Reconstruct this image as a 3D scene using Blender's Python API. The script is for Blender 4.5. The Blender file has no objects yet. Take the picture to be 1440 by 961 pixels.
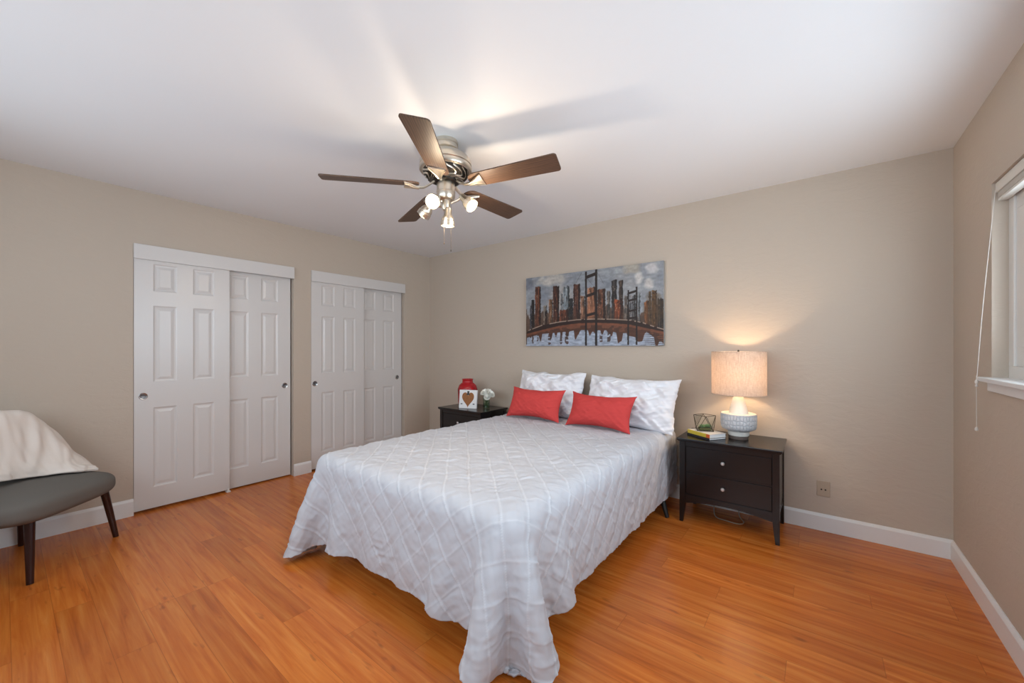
import bpy, bmesh, math, random
import numpy as np
from mathutils import Vector, Matrix

S = bpy.context.scene
COL = S.collection
R = math.radians

# ------------------------------------------------------------------ camera
cam_d = bpy.data.cameras.new('camera')
cam = bpy.data.objects.new('camera', cam_d); COL.objects.link(cam)
cam.location = (4.0493, -3.4521, 1.2546)
cam.rotation_euler = (R(90), 0, 0.6597)
cam_d.sensor_width = 36; cam_d.lens = 13.909; cam_d.shift_y = 0.0060
cam_d.clip_start = 0.02
S.camera = cam
S.view_settings.view_transform = 'Standard'
S.view_settings.look = 'None'
S.view_settings.gamma = 1
S.view_settings.use_curve_mapping = False
S.view_settings.exposure = 0.82

# ------------------------------------------------------------------ light
SKY = 1.0
W_RIGHT = 46.0      # daylight through the window beside the bed
W_REAR = 40.0       # added fill through an unseen window behind the camera, widened to even the light
BULB = 3.2
LAMP = 3.8
w = bpy.data.worlds.new('sky'); S.world = w; w.use_nodes = True
bg = w.node_tree.nodes['Background']
bg.inputs[0].default_value = (0.80, 0.90, 1.0, 1); bg.inputs[1].default_value = SKY

def area(name, loc, rot, sx, sy, power, color):
    l = bpy.data.lights.new(name, 'AREA'); l.shape = 'RECTANGLE'; l.size = sx; l.size_y = sy
    l.energy = power; l.color = color
    o = bpy.data.objects.new(name, l); COL.objects.link(o)
    o.location = loc; o.rotation_euler = rot
    return o
# room: x 0..4.679, y -4.15..0, z 0..2.44
RW, RD, RH = 4.679, 4.15, 2.44
area('daylight_right', (RW+0.26, -1.75, 1.55), (0, R(98), 0), 1.0, 2.2, W_RIGHT, (0.77, 0.89, 1.0))
area('fill_rear', (2.45, -RD-0.34, 1.45), (R(101), 0, 0), 3.6, 1.4, W_REAR, (0.77, 0.89, 1.0))  # added fill light behind the camera, tilted up to brighten the ceiling

# ------------------------------------------------------------------ materials
def s2l(c):
    return tuple((v/12.92 if v <= 0.04045 else ((v+0.055)/1.055)**2.4) for v in c)
def rgb(r, g, b): return s2l((r/255, g/255, b/255)) + (1,)

class NT:
    def __init__(s, name):
        s.m = bpy.data.materials.new(name); s.m.use_nodes = True
        s.t = s.m.node_tree; s.n = s.t.nodes; s.p = s.n['Principled BSDF']
        s.out = s.n['Material Output']
    def add(s, kind, **kw):
        nd = s.n.new(kind)
        for k, v in kw.items():
            if k in nd.inputs.keys(): nd.inputs[k].default_value = v
            else: setattr(nd, k, v)
        return nd
    def link(s, a, b): s.t.links.new(a, b)
    def coord(s, kind='Object', scale=(1, 1, 1), rot=(0, 0, 0)):
        tc = s.add('ShaderNodeTexCoord'); mp = s.add('ShaderNodeMapping')
        mp.inputs['Scale'].default_value = scale; mp.inputs['Rotation'].default_value = rot
        s.link(tc.outputs[kind], mp.inputs[0]); return mp.outputs[0]
    def noise(s, vec, scale, detail=4, rough=0.5, dist=0):
        nd = s.add('ShaderNodeTexNoise'); nd.inputs['Scale'].default_value = scale
        nd.inputs['Detail'].default_value = detail; nd.inputs['Roughness'].default_value = rough
        nd.inputs['Distortion'].default_value = dist
        s.link(vec, nd.inputs['Vector']); return nd.outputs['Fac']
    def ramp(s, fac, stops):
        nd = s.add('ShaderNodeValToRGB'); cr = nd.color_ramp
        while len(cr.elements) < len(stops): cr.elements.new(0.5)
        for e, (pos, c) in zip(cr.elements, stops): e.position = pos; e.color = c
        s.link(fac, nd.inputs[0]); return nd.outputs[0]
    def bump(s, h, strength, dist=0.01):
        nd = s.add('ShaderNodeBump'); nd.inputs['Strength'].default_value = strength
        nd.inputs['Distance'].default_value = dist
        s.link(h, nd.inputs['Height']); s.link(nd.outputs[0], s.p.inputs['Normal']); return nd
    def math(s, op, a, b=None):
        nd = s.add('ShaderNodeMath', operation=op)
        for i, v in enumerate((a, b)):
            if v is None: continue
            if isinstance(v, (int, float)): nd.inputs[i].default_value = v
            else: s.link(v, nd.inputs[i])
        return nd.outputs[0]
    def mix(s, fac, a, b, mode='MIX'):
        nd = s.add('ShaderNodeMix', data_type='RGBA', blend_type=mode)
        for i, v in ((0, fac), (6, a), (7, b)):
            if isinstance(v, (int, float, tuple)): nd.inputs[i].default_value = v
            else: s.link(v, nd.inputs[i])
        return nd.outputs[2]

def plain(name, col, rough=0.5, metal=0.0, spec=0.5, nscale=0, nstr=0.1, ndist=0.002, vary=0.0, **kw):
    k = NT(name); k.p.inputs['Base Color'].default_value = col
    k.p.inputs['Roughness'].default_value = rough; k.p.inputs['Metallic'].default_value = metal
    k.p.inputs['Specular IOR Level'].default_value = spec
    for a, b in kw.items(): k.p.inputs[a.replace('_', ' ')].default_value = b
    if nscale:
        f = k.noise(k.coord(), nscale, 5, 0.6)
        k.bump(f, nstr, ndist)
        if vary:
            d = tuple(c*(1-vary) for c in col[:3])+(1,)
            k.link(k.ramp(f, [(0.3, d), (0.7, col)]), k.p.inputs['Base Color'])
    return k.m

def wall_paint(name, col, strength):
    k = NT(name); v = k.coord('Object')
    k.p.inputs['Base Color'].default_value = col; k.p.inputs['Roughness'].default_value = 0.75
    k.p.inputs['Specular IOR Level'].default_value = 0.25
    a = k.noise(k.coord('Object', (1, 1, 2.2)), 9, 5, 0.6, 0.8)
    b = k.noise(v, 55, 3, 0.5)
    h = k.math('ADD', k.ramp(a, [(0.42, (0, 0, 0, 1)), (0.6, (1, 1, 1, 1))]), k.math('MULTIPLY', b, 0.35))
    k.bump(h, strength, 0.004)
    return k.m

def floor_mat():
    k = NT('orange_laminate'); v = k.coord('Object')
    sep = k.add('ShaderNodeSeparateXYZ'); k.link(v, sep.inputs[0])
    x, y = sep.outputs[0], sep.outputs[1]
    PW, PL = 0.127, 1.22
    rowf = k.math('DIVIDE', y, PW); row = k.math('FLOOR', rowf)
    w1 = k.add('ShaderNodeTexWhiteNoise', noise_dimensions='1D'); k.link(row, w1.inputs['W'])
    off = k.math('MULTIPLY', k.math('ROUND', k.math('MULTIPLY', w1.outputs[0], 3.999)), 0.25)
    colf = k.math('ADD', k.math('DIVIDE', k.math('ADD', x, -0.287), PL), off); cl = k.math('FLOOR', colf)
    cmb = k.add('ShaderNodeCombineXYZ'); k.link(row, cmb.inputs[0]); k.link(cl, cmb.inputs[1])
    w2 = k.add('ShaderNodeTexWhiteNoise', noise_dimensions='3D'); k.link(cmb.outputs[0], w2.inputs['Vector'])
    # per-plank shifted grain
    sc = k.add('ShaderNodeVectorMath', operation='SCALE'); k.link(w2.outputs['Color'], sc.inputs[0]); sc.inputs['Scale'].default_value = 13
    ad = k.add('ShaderNodeVectorMath', operation='ADD'); k.link(v, ad.inputs[0]); k.link(sc.outputs[0], ad.inputs[1])
    mp = k.add('ShaderNodeMapping'); mp.inputs['Scale'].default_value = (0.9, 16, 1); k.link(ad.outputs[0], mp.inputs[0])
    g1 = k.noise(mp.outputs[0], 2.2, 5, 0.55, 0.5)
    mp2 = k.add('ShaderNodeMapping'); mp2.inputs['Scale'].default_value = (1.6, 60, 1); k.link(ad.outputs[0], mp2.inputs[0])
    g2 = k.noise(mp2.outputs[0], 3, 3, 0.5)
    mp3 = k.add('ShaderNodeMapping'); mp3.inputs['Scale'].default_value = (2.6, 9, 1); k.link(ad.outputs[0], mp3.inputs[0])
    g3 = k.noise(mp3.outputs[0], 2.6, 2, 0.5)
    base = k.ramp(g1, [(0.22, rgb(158, 76, 22)), (0.42, rgb(200, 108, 38)), (0.60, rgb(216, 128, 52)), (0.80, rgb(228, 150, 74))])
    c = k.mix(k.math('MULTIPLY', g2, 0.35), base, rgb(166, 84, 36))
    knot = k.ramp(g3, [(0.24, (1, 1, 1, 1)), (0.33, (0, 0, 0, 1))])
    c = k.mix(k.math('MULTIPLY', knot, 0.55), c, rgb(118, 58, 24))
    tone = k.ramp(w2.outputs['Value'], [(0, (0.86, 0.83, 0.80, 1)), (1, (1.08, 1.07, 1.04, 1))])
    c = k.mix(1.0, c, tone, 'MULTIPLY')
    # seams
    fy = k.math('FRACT', rowf); fx = k.math('FRACT', colf)
    ey = k.math('MINIMUM', fy, k.math('SUBTRACT', 1.0, fy)); ex = k.math('MINIMUM', fx, k.math('SUBTRACT', 1.0, fx))
    sy = k.math('LESS_THAN', ey, 0.009); sx = k.math('LESS_THAN', ex, 0.0011)
    seam = k.math('MAXIMUM', sy, sx)
    c = k.mix(k.math('MULTIPLY', seam, 0.35), c, rgb(95, 40, 14))
    k.link(c, k.p.inputs['Base Color'])
    k.p.inputs['Roughness'].default_value = 0.27
    k.p.inputs['Specular IOR Level'].default_value = 0.45
    k.bump(k.math('SUBTRACT', k.math('MULTIPLY', g2, 0.15), seam), 0.12, 0.002)
    return k.m

def blade_wood():
    k = NT('oak_blade'); v = k.coord('Object', (0.9, 6.5, 1))
    wv = k.add('ShaderNodeTexWave', wave_type='BANDS', bands_direction='Y')
    wv.inputs['Scale'].default_value = 4.0; wv.inputs['Distortion'].default_value = 5
    wv.inputs['Detail'].default_value = 2; wv.inputs['Detail Scale'].default_value = 1.6
    k.link(v, wv.inputs['Vector'])
    f = k.noise(k.coord('Object', (2, 40, 10)), 6, 4)
    c = k.ramp(wv.outputs['Fac'], [(0.05, rgb(70, 48, 35)), (0.45, rgb(94, 68, 50)), (0.95, rgb(106, 80, 60))])
    c = k.mix(k.math('MULTIPLY', f, 0.8), c, rgb(52, 36, 27))
    k.link(c, k.p.inputs['Base Color']); k.p.inputs['Roughness'].default_value = 0.42
    return k.m

def fabric(name, col, scale=350, strength=0.25, rough=0.9, wr=0, wrs=8):
    k = NT(name); v = k.coord('Object')
    k.p.inputs['Base Color'].default_value = col; k.p.inputs['Roughness'].default_value = rough
    k.p.inputs['Specular IOR Level'].default_value = 0.15
    h = k.noise(v, scale, 2)
    if wr: h = k.math('ADD', k.math('MULTIPLY', h, 0.15), k.math('MULTIPLY', k.noise(v, wrs, 4, 0.55, 1.5), wr))
    k.bump(h, strength, 0.004)
    return k.m

def shade_mat():
    k = NT('linen_shade')
    v = k.coord('Object')
    n1 = k.noise(k.coord('Object', (1, 1, 14)), 60, 3); n2 = k.noise(k.coord('Object', (14, 14, 1)), 25, 3)
    f = k.math('MULTIPLY', k.math('ADD', n1, n2), 0.5)
    c = k.ramp(f, [(0.36, rgb(196, 178, 162)), (0.62, rgb(232, 220, 208))])
    d = k.add('ShaderNodeBsdfDiffuse'); t = k.add('ShaderNodeBsdfTranslucent'); mx = k.add('ShaderNodeMixShader')
    k.link(c, d.inputs[0]); k.link(c, t.inputs[0]); mx.inputs[0].default_value = 0.38
    k.link(d.outputs[0], mx.inputs[1]); k.link(t.outputs[0], mx.inputs[2]); k.link(mx.outputs[0], k.out.inputs[0])
    return k.m

def glass_mat(name, tint=(1, 1, 1, 1), fac=0.12):
    k = NT(name)
    t = k.add('ShaderNodeBsdfTransparent'); g = k.add('ShaderNodeBsdfGlossy'); mx = k.add('ShaderNodeMixShader')
    t.inputs[0].default_value = tint; g.inputs['Roughness'].default_value = 0.02
    lw = k.add('ShaderNodeLayerWeight'); lw.inputs[0].default_value = 0.35
    k.link(k.math('MULTIPLY', lw.outputs['Fresnel'], 0.35), mx.inputs[0])
    k.link(t.outputs[0], mx.inputs[1]); k.link(g.outputs[0], mx.inputs[2]); k.link(mx.outputs[0], k.out.inputs[0])
    return k.m

def emit_mat(name, col, st):
    k = NT(name); k.p.inputs['Base Color'].default_value = (0.9, 0.9, 0.9, 1)
    k.p.inputs['Emission Color'].default_value = col; k.p.inputs['Emission Strength'].default_value = st
    return k.m

def ceramic_drum():
    k = NT('embossed_ceramic')
    v = k.coord('UV', (1, 1, 1))
    vo = k.add('ShaderNodeTexVoronoi', feature='DISTANCE_TO_EDGE'); vo.inputs['Scale'].default_value = 1.0
    mp = k.coord('UV', (34, 7, 1), (0, 0, 0)); k.link(mp, vo.inputs['Vector']); vo.inputs['Randomness'].default_value = 0.35
    k.link(k.ramp(vo.outputs['Distance'], [(0.03, rgb(178, 184, 192)), (0.2, rgb(206, 208, 212))]), k.p.inputs['Base Color'])
    k.p.inputs['Roughness'].default_value = 0.35
    k.bump(k.ramp(vo.outputs['Distance'], [(0.0, (0, 0, 0, 1)), (0.25, (1, 1, 1, 1))]), 0.7, 0.004)
    return k.m

def attr_mat(name, rough=0.6):
    k = NT(name); a = k.add('ShaderNodeAttribute'); a.attribute_name = 'paint'
    k.link(a.outputs['Color'], k.p.inputs['Base Color']); k.p.inputs['Roughness'].default_value = rough
    f = k.noise(k.coord('Object'), 90, 4); k.bump(f, 0.3, 0.002)
    return k.m

M = dict(
    wall=wall_paint('greige_wall_paint', rgb(192, 179, 165), 0.17),
    ceil=wall_paint('white_ceiling_paint', rgb(232, 233, 235), 0.04),
    floor=floor_mat(),
    trim=plain('white_trim_paint', rgb(226, 226, 226), 0.38, nscale=30, nstr=0.03),
    door=plain('white_door_paint', rgb(211, 208, 206), 0.30, nscale=40, nstr=0.04),
    vinyl=plain('white_vinyl', rgb(222, 220, 216), 0.35),
    blind=plain('blind_slat_white', rgb(220, 216, 208), 0.45),
    cordw=plain('white_cord', rgb(215, 210, 203), 0.7),
    nickel=plain('brushed_nickel', rgb(216, 208, 194), 0.30, 1.0),
    nickel_dark=plain('dark_recess', rgb(38, 33, 28), 0.5, 0.6),
    chrome=plain('satin_chrome_pull', rgb(190, 190, 190), 0.25, 1.0),
    pullc=plain('pull_cup_grey', rgb(120, 120, 122), 0.35, 0.8),
    wood=blade_wood(),
    bulb=emit_mat('frosted_bulb', rgb(255, 226, 178), 14.0),
    lampbulb=emit_mat('lamp_bulb', rgb(255, 214, 160), 6.0),
    black=plain('espresso_lacquer', rgb(22, 19, 20), 0.24, nscale=80, nstr=0.02),
    knob=plain('silver_knob', rgb(226, 224, 222), 0.25, 0.7),
    duvet=fabric('white_duvet_cotton', rgb(204, 207, 213), 260, 0.2, wr=0.7, wrs=14),
    sheet=fabric('white_sheet', rgb(226, 227, 232), 200, 0.15),
    pillow=fabric('white_pillowcase', rgb(232, 233, 238), 200, 0.5, wr=1.0, wrs=7),
    red=fabric('coral_red_cotton', rgb(200, 72, 70), 600, 0.3),
    chair=fabric('charcoal_grey_upholstery', rgb(108, 104, 99), 500, 0.3),
    throw=fabric('cream_fleece', rgb(228, 219, 211), 120, 0.5, wr=0.4, wrs=10),
    legwood=plain('dark_walnut_leg', rgb(44, 22, 20), 0.22),
    shade=shade_mat(), drum=ceramic_drum(),
    cer=plain('white_glaze', rgb(222, 220, 214), 0.3),
    cerdark=plain('grey_brown_foot', rgb(104, 92, 86), 0.4),
    canvas=attr_mat('painted_canvas'),
    cedge=plain('canvas_edge', rgb(150, 152, 152), 0.7),
    plate=plain('beige_plate', rgb(176, 160, 142), 0.45),
    hole=plain('socket_dark', rgb(30, 26, 24), 0.6),
    vred=plain('red_ceramic', rgb(168, 18, 28), 0.16),
    sign=plain('white_sign_board', rgb(226, 226, 228), 0.55),
    heart=plain('brown_string', rgb(164, 108, 66), 0.8, nscale=120, nstr=0.6, vary=0.4),
    hat=plain('dark_motif', rgb(30, 38, 42), 0.6),
    glass=glass_mat('clear_glass', (0.97, 0.98, 0.97, 1)),
    vglass=glass_mat('vase_glass', (0.86, 0.93, 0.87, 1)),
    wglass=glass_mat('window_glass', (0.97, 0.98, 0.98, 1)),
    brass=plain('aged_bronze', rgb(74, 62, 48), 0.4, 0.8),
    petal=plain('white_petal', rgb(250, 250, 244), 0.6, Subsurface_Weight=0.0),
    green=plain('stem_green', rgb(60, 92, 52), 0.5),
    succ=plain('succulent_green', rgb(120, 156, 110), 0.6, nscale=60, vary=0.3),
    soil=plain('moss_soil', rgb(92, 92, 52), 0.9, nscale=120, nstr=0.6, vary=0.4),
    pages=plain('page_edges', rgb(222, 224, 226), 0.7, nscale=300),
    yellow=plain('yellow_spine', rgb(206, 182, 60), 0.5),
    orange=plain('orange_spine_end', rgb(206, 92, 44), 0.5),
    bookw=plain('white_cover', rgb(214, 210, 204), 0.45),
    bookd=plain('dark_cover', rgb(42, 42, 46), 0.45),
    bookb=plain('tan_cover', rgb(176, 146, 122), 0.45),
    cable=plain('clear_cable', rgb(170, 150, 130), 0.4),
    frame=plain('bed_frame_black', rgb(24, 22, 22), 0.5),
    water=glass_mat('vase_water', (0.80, 0.90, 0.80, 1)),
)

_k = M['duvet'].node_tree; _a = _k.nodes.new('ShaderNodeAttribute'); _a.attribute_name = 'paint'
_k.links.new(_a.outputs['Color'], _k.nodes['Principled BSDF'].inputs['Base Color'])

# ------------------------------------------------------------------ helpers
def link(o, parent=None):
    COL.objects.link(o)
    if parent is not None: o.parent = parent
    return o
def mesh_obj(name, bm, mat, parent=None, smooth=None, loc=None):
    bmesh.ops.recalc_face_normals(bm, faces=bm.faces)
    me = bpy.data.meshes.new(name); bm.to_mesh(me); bm.free()
    if mat: me.materials.append(mat)
    o = bpy.data.objects.new(name, me); link(o, parent)
    if loc is not None: o.location = loc
    if smooth is not None: shade(o, smooth)
    return o
def shade(o, ang=40):
    me = o.data
    me.polygons.foreach_set('use_smooth', [True]*len(me.polygons))
    if ang < 180:
        bm = bmesh.new(); bm.from_mesh(me)
        for e in bm.edges:
            if len(e.link_faces) == 2 and e.calc_face_angle(0) > R(ang): e.smooth = False
        bm.to_mesh(me); bm.free()
def grid_obj(name, P, mat, parent=None, closed_u=False, closed_v=False, uv=False, smooth=True):
    """P: (n,m,3) array -> quad grid"""
    n, m = P.shape[:2]
    verts = P.reshape(-1, 3)
    idx = np.arange(n*m).reshape(n, m)
    I = np.vstack([idx, idx[:1]]) if closed_u else idx
    I = np.hstack([I, I[:, :1]]) if closed_v else I
    a, b, c, d = I[:-1, :-1], I[1:, :-1], I[1:, 1:], I[:-1, 1:]
    f = np.stack([a, b, c, d], -1).reshape(-1, 4)
    me = bpy.data.meshes.new(name)
    me.vertices.add(len(verts)); me.vertices.foreach_set('co', verts.astype(np.float32).ravel())
    me.loops.add(f.size); me.loops.foreach_set('vertex_index', f.ravel().astype(np.int32))
    me.polygons.add(len(f)); me.polygons.foreach_set('loop_start', np.arange(0, f.size, 4, dtype=np.int32))
    me.update(calc_edges=True); me.validate()
    if smooth: me.polygons.foreach_set('use_smooth', [True]*len(me.polygons))
    if uv:
        u = me.uv_layers.new(name='UVMap')
        nn, mm = I.shape
        gu, gv = np.meshgrid(np.arange(nn)/(nn-1), np.arange(mm)/(mm-1), indexing='ij')
        G = np.stack([gu, gv], -1)
        q = np.stack([G[:-1, :-1], G[1:, :-1], G[1:, 1:], G[:-1, 1:]], 2).reshape(-1)
        u.data.foreach_set('uv', q.astype(np.float32))
    if mat: me.materials.append(mat)
    o = bpy.data.objects.new(name, me); link(o, parent); return o
def bx(bm, x0, x1, y0, y1, z0, z1, bevel=0.0, seg=2, mtx=None):
    r = bmesh.ops.create_cube(bm, size=1)
    vs = r['verts']
    bmesh.ops.scale(bm, vec=(x1-x0, y1-y0, z1-z0), verts=vs)
    bmesh.ops.translate(bm, vec=((x0+x1)/2, (y0+y1)/2, (z0+z1)/2), verts=vs)
    if bevel:
        es = list({e for v in vs for e in v.link_edges})
        g = bmesh.ops.bevel(bm, geom=es, offset=bevel, segments=seg, affect='EDGES', profile=0.5)
        vs = [v for v in g['verts']]
        allv = set(vs)
        for f in g['faces']: allv.update(f.verts)
        # gather whole island
        st = list(allv); seen = set(st)
        while st:
            v = st.pop()
            for e in v.link_edges:
                o = e.other_vert(v)
                if o not in seen: seen.add(o); st.append(o)
        vs = list(seen)
    if mtx is not None: bmesh.ops.transform(bm, matrix=mtx, verts=vs)
    return vs
def box(name, x0, x1, y0, y1, z0, z1, mat, parent=None, bevel=0.002, mtx=None):
    bm = bmesh.new(); bx(bm, x0, x1, y0, y1, z0, z1, bevel, 2, mtx)
    return mesh_obj(name, bm, mat, parent)
def lathe(name, prof, mat, parent=None, seg=48, mtx=None, uv=False, smooth=35, close=True):
    a = np.linspace(0, 2*np.pi, seg, endpoint=False)
    P = np.array([[(r*np.cos(t), r*np.sin(t), z) for (r, z) in prof] for t in a])
    if mtx is not None:
        Mx = np.array(mtx); P = P@Mx[:3, :3].T+Mx[:3, 3]
    o = grid_obj(name, P, mat, parent, closed_u=True, uv=uv)
    if smooth < 180: shade(o, smooth)
    return o
def tube(name, pts, r, mat, parent=None, seg=8, caps=True, radii=None):
    pts = [Vector(p) for p in pts]; n = len(pts)
    bm = bmesh.new(); rings = []
    up = None
    for i, p in enumerate(pts):
        t = (pts[min(i+1, n-1)]-pts[max(i-1, 0)]).normalized()
        if up is None:
            up = Vector((0, 0, 1)) if abs(t.z) < 0.9 else Vector((1, 0, 0))
        side = t.cross(up).normalized(); up = side.cross(t).normalized()
        rr = radii[i] if radii else r
        rings.append([bm.verts.new(p+rr*(math.cos(a)*side+math.sin(a)*up)) for a in [2*math.pi*k/seg for k in range(seg)]])
    for i in range(n-1):
        for k in range(seg):
            bm.faces.new((rings[i][k], rings[i][(k+1) % seg], rings[i+1][(k+1) % seg], rings[i+1][k]))
    if caps:
        bm.faces.new(rings[0][::-1]); bm.faces.new(rings[-1])
    return mesh_obj(name, bm, mat, parent, smooth=50)
def catmull(pts, per=8):
    pts = np.array(pts, float); P = np.vstack([2*pts[0]-pts[1], pts, 2*pts[-1]-pts[-2]]); out = []
    for i in range(1, len(P)-2):
        for t in np.linspace(0, 1, per, endpoint=False):
            out.append(0.5*((2*P[i])+(-P[i-1]+P[i+1])*t+(2*P[i-1]-5*P[i]+4*P[i+1]-P[i+2])*t*t+(-P[i-1]+3*P[i]-3*P[i+1]+P[i+2])*t**3))
    out.append(pts[-1]); return np.array(out)
def thing(name, label, cat, loc=(0, 0, 0), rotz=0, group=None):
    o = bpy.data.objects.new(name, None); COL.objects.link(o)
    o.location = loc; o.rotation_euler = (0, 0, rotz); o.empty_display_size = 0.1
    tag(o, label, cat, group); return o
def tag(o, label, cat, group=None):
    o['label'] = label; o['category'] = cat
    if group: o['group'] = group
    return o
def struct(o): o['kind'] = 'structure'; return o
def basis(origin, z, xhint=(1, 0, 0)):
    z = Vector(z).normalized(); x = Vector(xhint); x = (x-z*x.dot(z)).normalized(); y = z.cross(x)
    m = Matrix((x, y, z)).transposed().to_4x4(); m.translation = Vector(origin); return m
rng = np.random.default_rng(5)

# ------------------------------------------------------------------ room shell
def wall_with_holes(name, axis, pos, thick, a0, a1, z0, z1, holes, mat):
    """axis 'x': wall plane x=pos, runs along y. thick extends away from the room (sign)."""
    bm = bmesh.new()
    cuts_a = sorted({a0, a1}|{h[0] for h in holes}|{h[1] for h in holes})
    cuts_z = sorted({z0, z1}|{h[2] for h in holes}|{h[3] for h in holes})
    inside = lambda a, z: any(h[0] < a < h[1] and h[2] < z < h[3] for h in holes)
    solid = {}
    for i in range(len(cuts_a)-1):
        for j in range(len(cuts_z)-1):
            solid[i, j] = not inside((cuts_a[i]+cuts_a[i+1])/2, (cuts_z[j]+cuts_z[j+1])/2)
    def V(a, z, d):
        return bm.verts.new((pos+d, a, z) if axis == 'x' else (a, pos+d, z))
    cache = {}
    def G(i, j, d):
        if (i, j, d) not in cache: cache[i, j, d] = V(cuts_a[i], cuts_z[j], d)
        return cache[i, j, d]
    for (i, j), s in solid.items():
        if not s: continue
        for d in (0, thick):
            bm.faces.new((G(i, j, d), G(i+1, j, d), G(i+1, j+1, d), G(i, j+1, d)))
        for (ni, nj, e) in ((i-1, j, ((i, j), (i, j+1))), (i+1, j, ((i+1, j), (i+1, j+1))), (i, j-1, ((i, j), (i+1, j))), (i, j+1, ((i, j+1), (i+1, j+1)))):
            if not solid.get((ni, nj), False):
                p, q = e
                bm.faces.new((G(*p, 0), G(*q, 0), G(*q, thick), G(*p, thick)))
    return struct(mesh_obj(name, bm, mat))

C1 = (-2.850, -1.707); C2 = (-1.541, -0.401); CH = 1.975
WY0, WY1, WZ0, WZ1 = -2.75, -0.655, 1.100, 2.010
struct(box('floor', -0.75, RW+0.12, -RD-0.12, 0.12, -0.1, 0, M['floor'], bevel=0))
struct(box('ceiling', -0.75, RW+0.12, -RD-0.12, 0.12, RH, RH+0.1, M['ceil'], bevel=0))
struct(box('wall_back', -0.75, RW+0.12, 0, 0.12, 0, RH, M['wall'], bevel=0))
wall_with_holes('wall_left', 'x', 0, -0.115, -RD, 0, 0, RH, [(C1[0], C1[1], 0, CH), (C2[0], C2[1], 0, CH)], M['wall'])
wall_with_holes('wall_right', 'x', RW, 0.12, -RD, 0, 0, RH, [(WY0, WY1, WZ0, WZ1)], M['wall'])
wall_with_holes('wall_rear', 'y', -RD, -0.12, 0, RW, 0, RH, [(0.6, 4.3, 0.85, 2.15)], M['wall'])  # wide opening added to let the rear fill light in
struct(box('wall_closet', -0.75, -0.65, -RD, 0, 0, RH, M['wall'], bevel=0))

def baseboard(name, p, q, nrm, h=0.115, t=0.014):
    p = Vector(p); q = Vector(q); n = Vector(nrm)
    bm = bmesh.new(); prof = [(0, 0), (t, 0), (t, h-0.018), (t*0.75, h-0.010), (t*0.35, h), (0, h)]
    R0 = [bm.verts.new(p+n*a+Vector((0, 0, b))) for a, b in prof]; R1 = [bm.verts.new(q+n*a+Vector((0, 0, b))) for a, b in prof]
    for i in range(len(prof)):
        j = (i+1) % len(prof); bm.faces.new((R0[i], R0[j], R1[j], R1[i]))
    bm.faces.new(R0); bm.faces.new(R1[::-1])
    return struct(mesh_obj(name, bm, M['trim']))
baseboard('baseboard_back', (0.0, 0, 0), (RW, 0, 0), (0, -1, 0))
baseboard('baseboard_right', (RW, -RD, 0), (RW, -0.014, 0), (-1, 0, 0))
baseboard('baseboard_left', (0, -RD, 0), (0, C1[0], 0), (1, 0, 0), 0.125)
baseboard('baseboard_pier', (0, C1[1], 0), (0, C2[0], 0), (1, 0, 0))
baseboard('baseboard_corner', (0, C2[1], 0), (0, -0.014, 0), (1, 0, 0))
baseboard('baseboard_rear', (0.014, -RD, 0), (RW-0.014, -RD, 0), (0, 1, 0))

# closet headers
n = 0
for (a, b) in (C1, C2):
    n += 1
    struct(box('trim_%d' % n, 0.0005, 0.019, a, b, 1.925, 2.036, M['door'], bevel=0.002))

# six-panel sliding doors
def panel_door(name, x, y0, y1, z0, z1, th=0.032):
    wd = y1-y0
    ys = [y0, y0+0.112*wd/0.62, y0+0.258*wd/0.62, y0+0.362*wd/0.62, y0+0.508*wd/0.62, y1]
    zs = [z0, 0.180, 0.793, 0.990, 1.578, 1.690, 1.900, z1]
    bm = bmesh.new()
    def q(vs): bm.faces.new([bm.verts.new(v) for v in vs])
    for i in range(5):
        for j in range(7):
            a, b, c, d = ys[i], ys[i+1], zs[j], zs[j+1]
            if i in (1, 3) and j in (1, 3, 5):
                rings = [(0, 0), (0.008, -0.005), (0.018, -0.0065), (0.036, -0.0025), (0.038, -0.002)]
                for (o0, d0), (o1, d1) in zip(rings[:-1], rings[1:]):
                    P = [(x+d0, a+o0, c+o0), (x+d0, b-o0, c+o0), (x+d0, b-o0, d-o0), (x+d0, a+o0, d-o0)]
                    Q = [(x+d1, a+o1, c+o1), (x+d1, b-o1, c+o1), (x+d1, b-o1, d-o1), (x+d1, a+o1, d-o1)]
                    for k in range(4): q([P[k], P[(k+1) % 4], Q[(k+1) % 4], Q[k]])
                q(Q)
            else: q([(x, a, c), (x, b, c), (x, b, d), (x, a, d)])
    q([(x, y0, z0), (x, y0, z1), (x-th, y0, z1), (x-th, y0, z0)])
    q([(x, y1, z0), (x, y1, z1), (x-th, y1, z1), (x-th, y1, z0)])
    q([(x, y0, z0), (x, y1, z0), (x-th, y1, z0), (x-th, y0, z0)])
    q([(x, y0, z1), (x, y1, z1), (x-th, y1, z1), (x-th, y0, z1)])
    q([(x-th, y0, z0), (x-th, y1, z0), (x-th, y1, z1), (x-th, y0, z1)])
    bmesh.ops.remove_doubles(bm, verts=bm.verts, dist=1e-5)
    return struct(mesh_obj(name, bm, M['door']))
def pull(door, x, y, z, name='finger_pull'):
    m = basis((x, y, z), (1, 0, 0), (0, 1, 0))
    o = lathe(name, [(0.0001, -0.001), (0.017, -0.001), (0.0195, 0.003), (0.024, 0.004), (0.0265, 0.002), (0.027, -0.001)], M['chrome'], door, 32, m)
    c = lathe('pull_cup', [(0.0001, 0.0005), (0.015, 0.0005), (0.017, 0.0015)], M['pullc'], o, 24, m)
    return o
d1 = panel_door('door_1', -0.004, C1[0]+0.003, -2.238, 0.020, 1.96); pull(d1, -0.004, -2.795, 0.885)
d2 = panel_door('door_2', -0.046, -2.335, C1[1]-0.012, 0.012, 1.96); pull(d2, -0.046, -1.770, 0.888)
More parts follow.
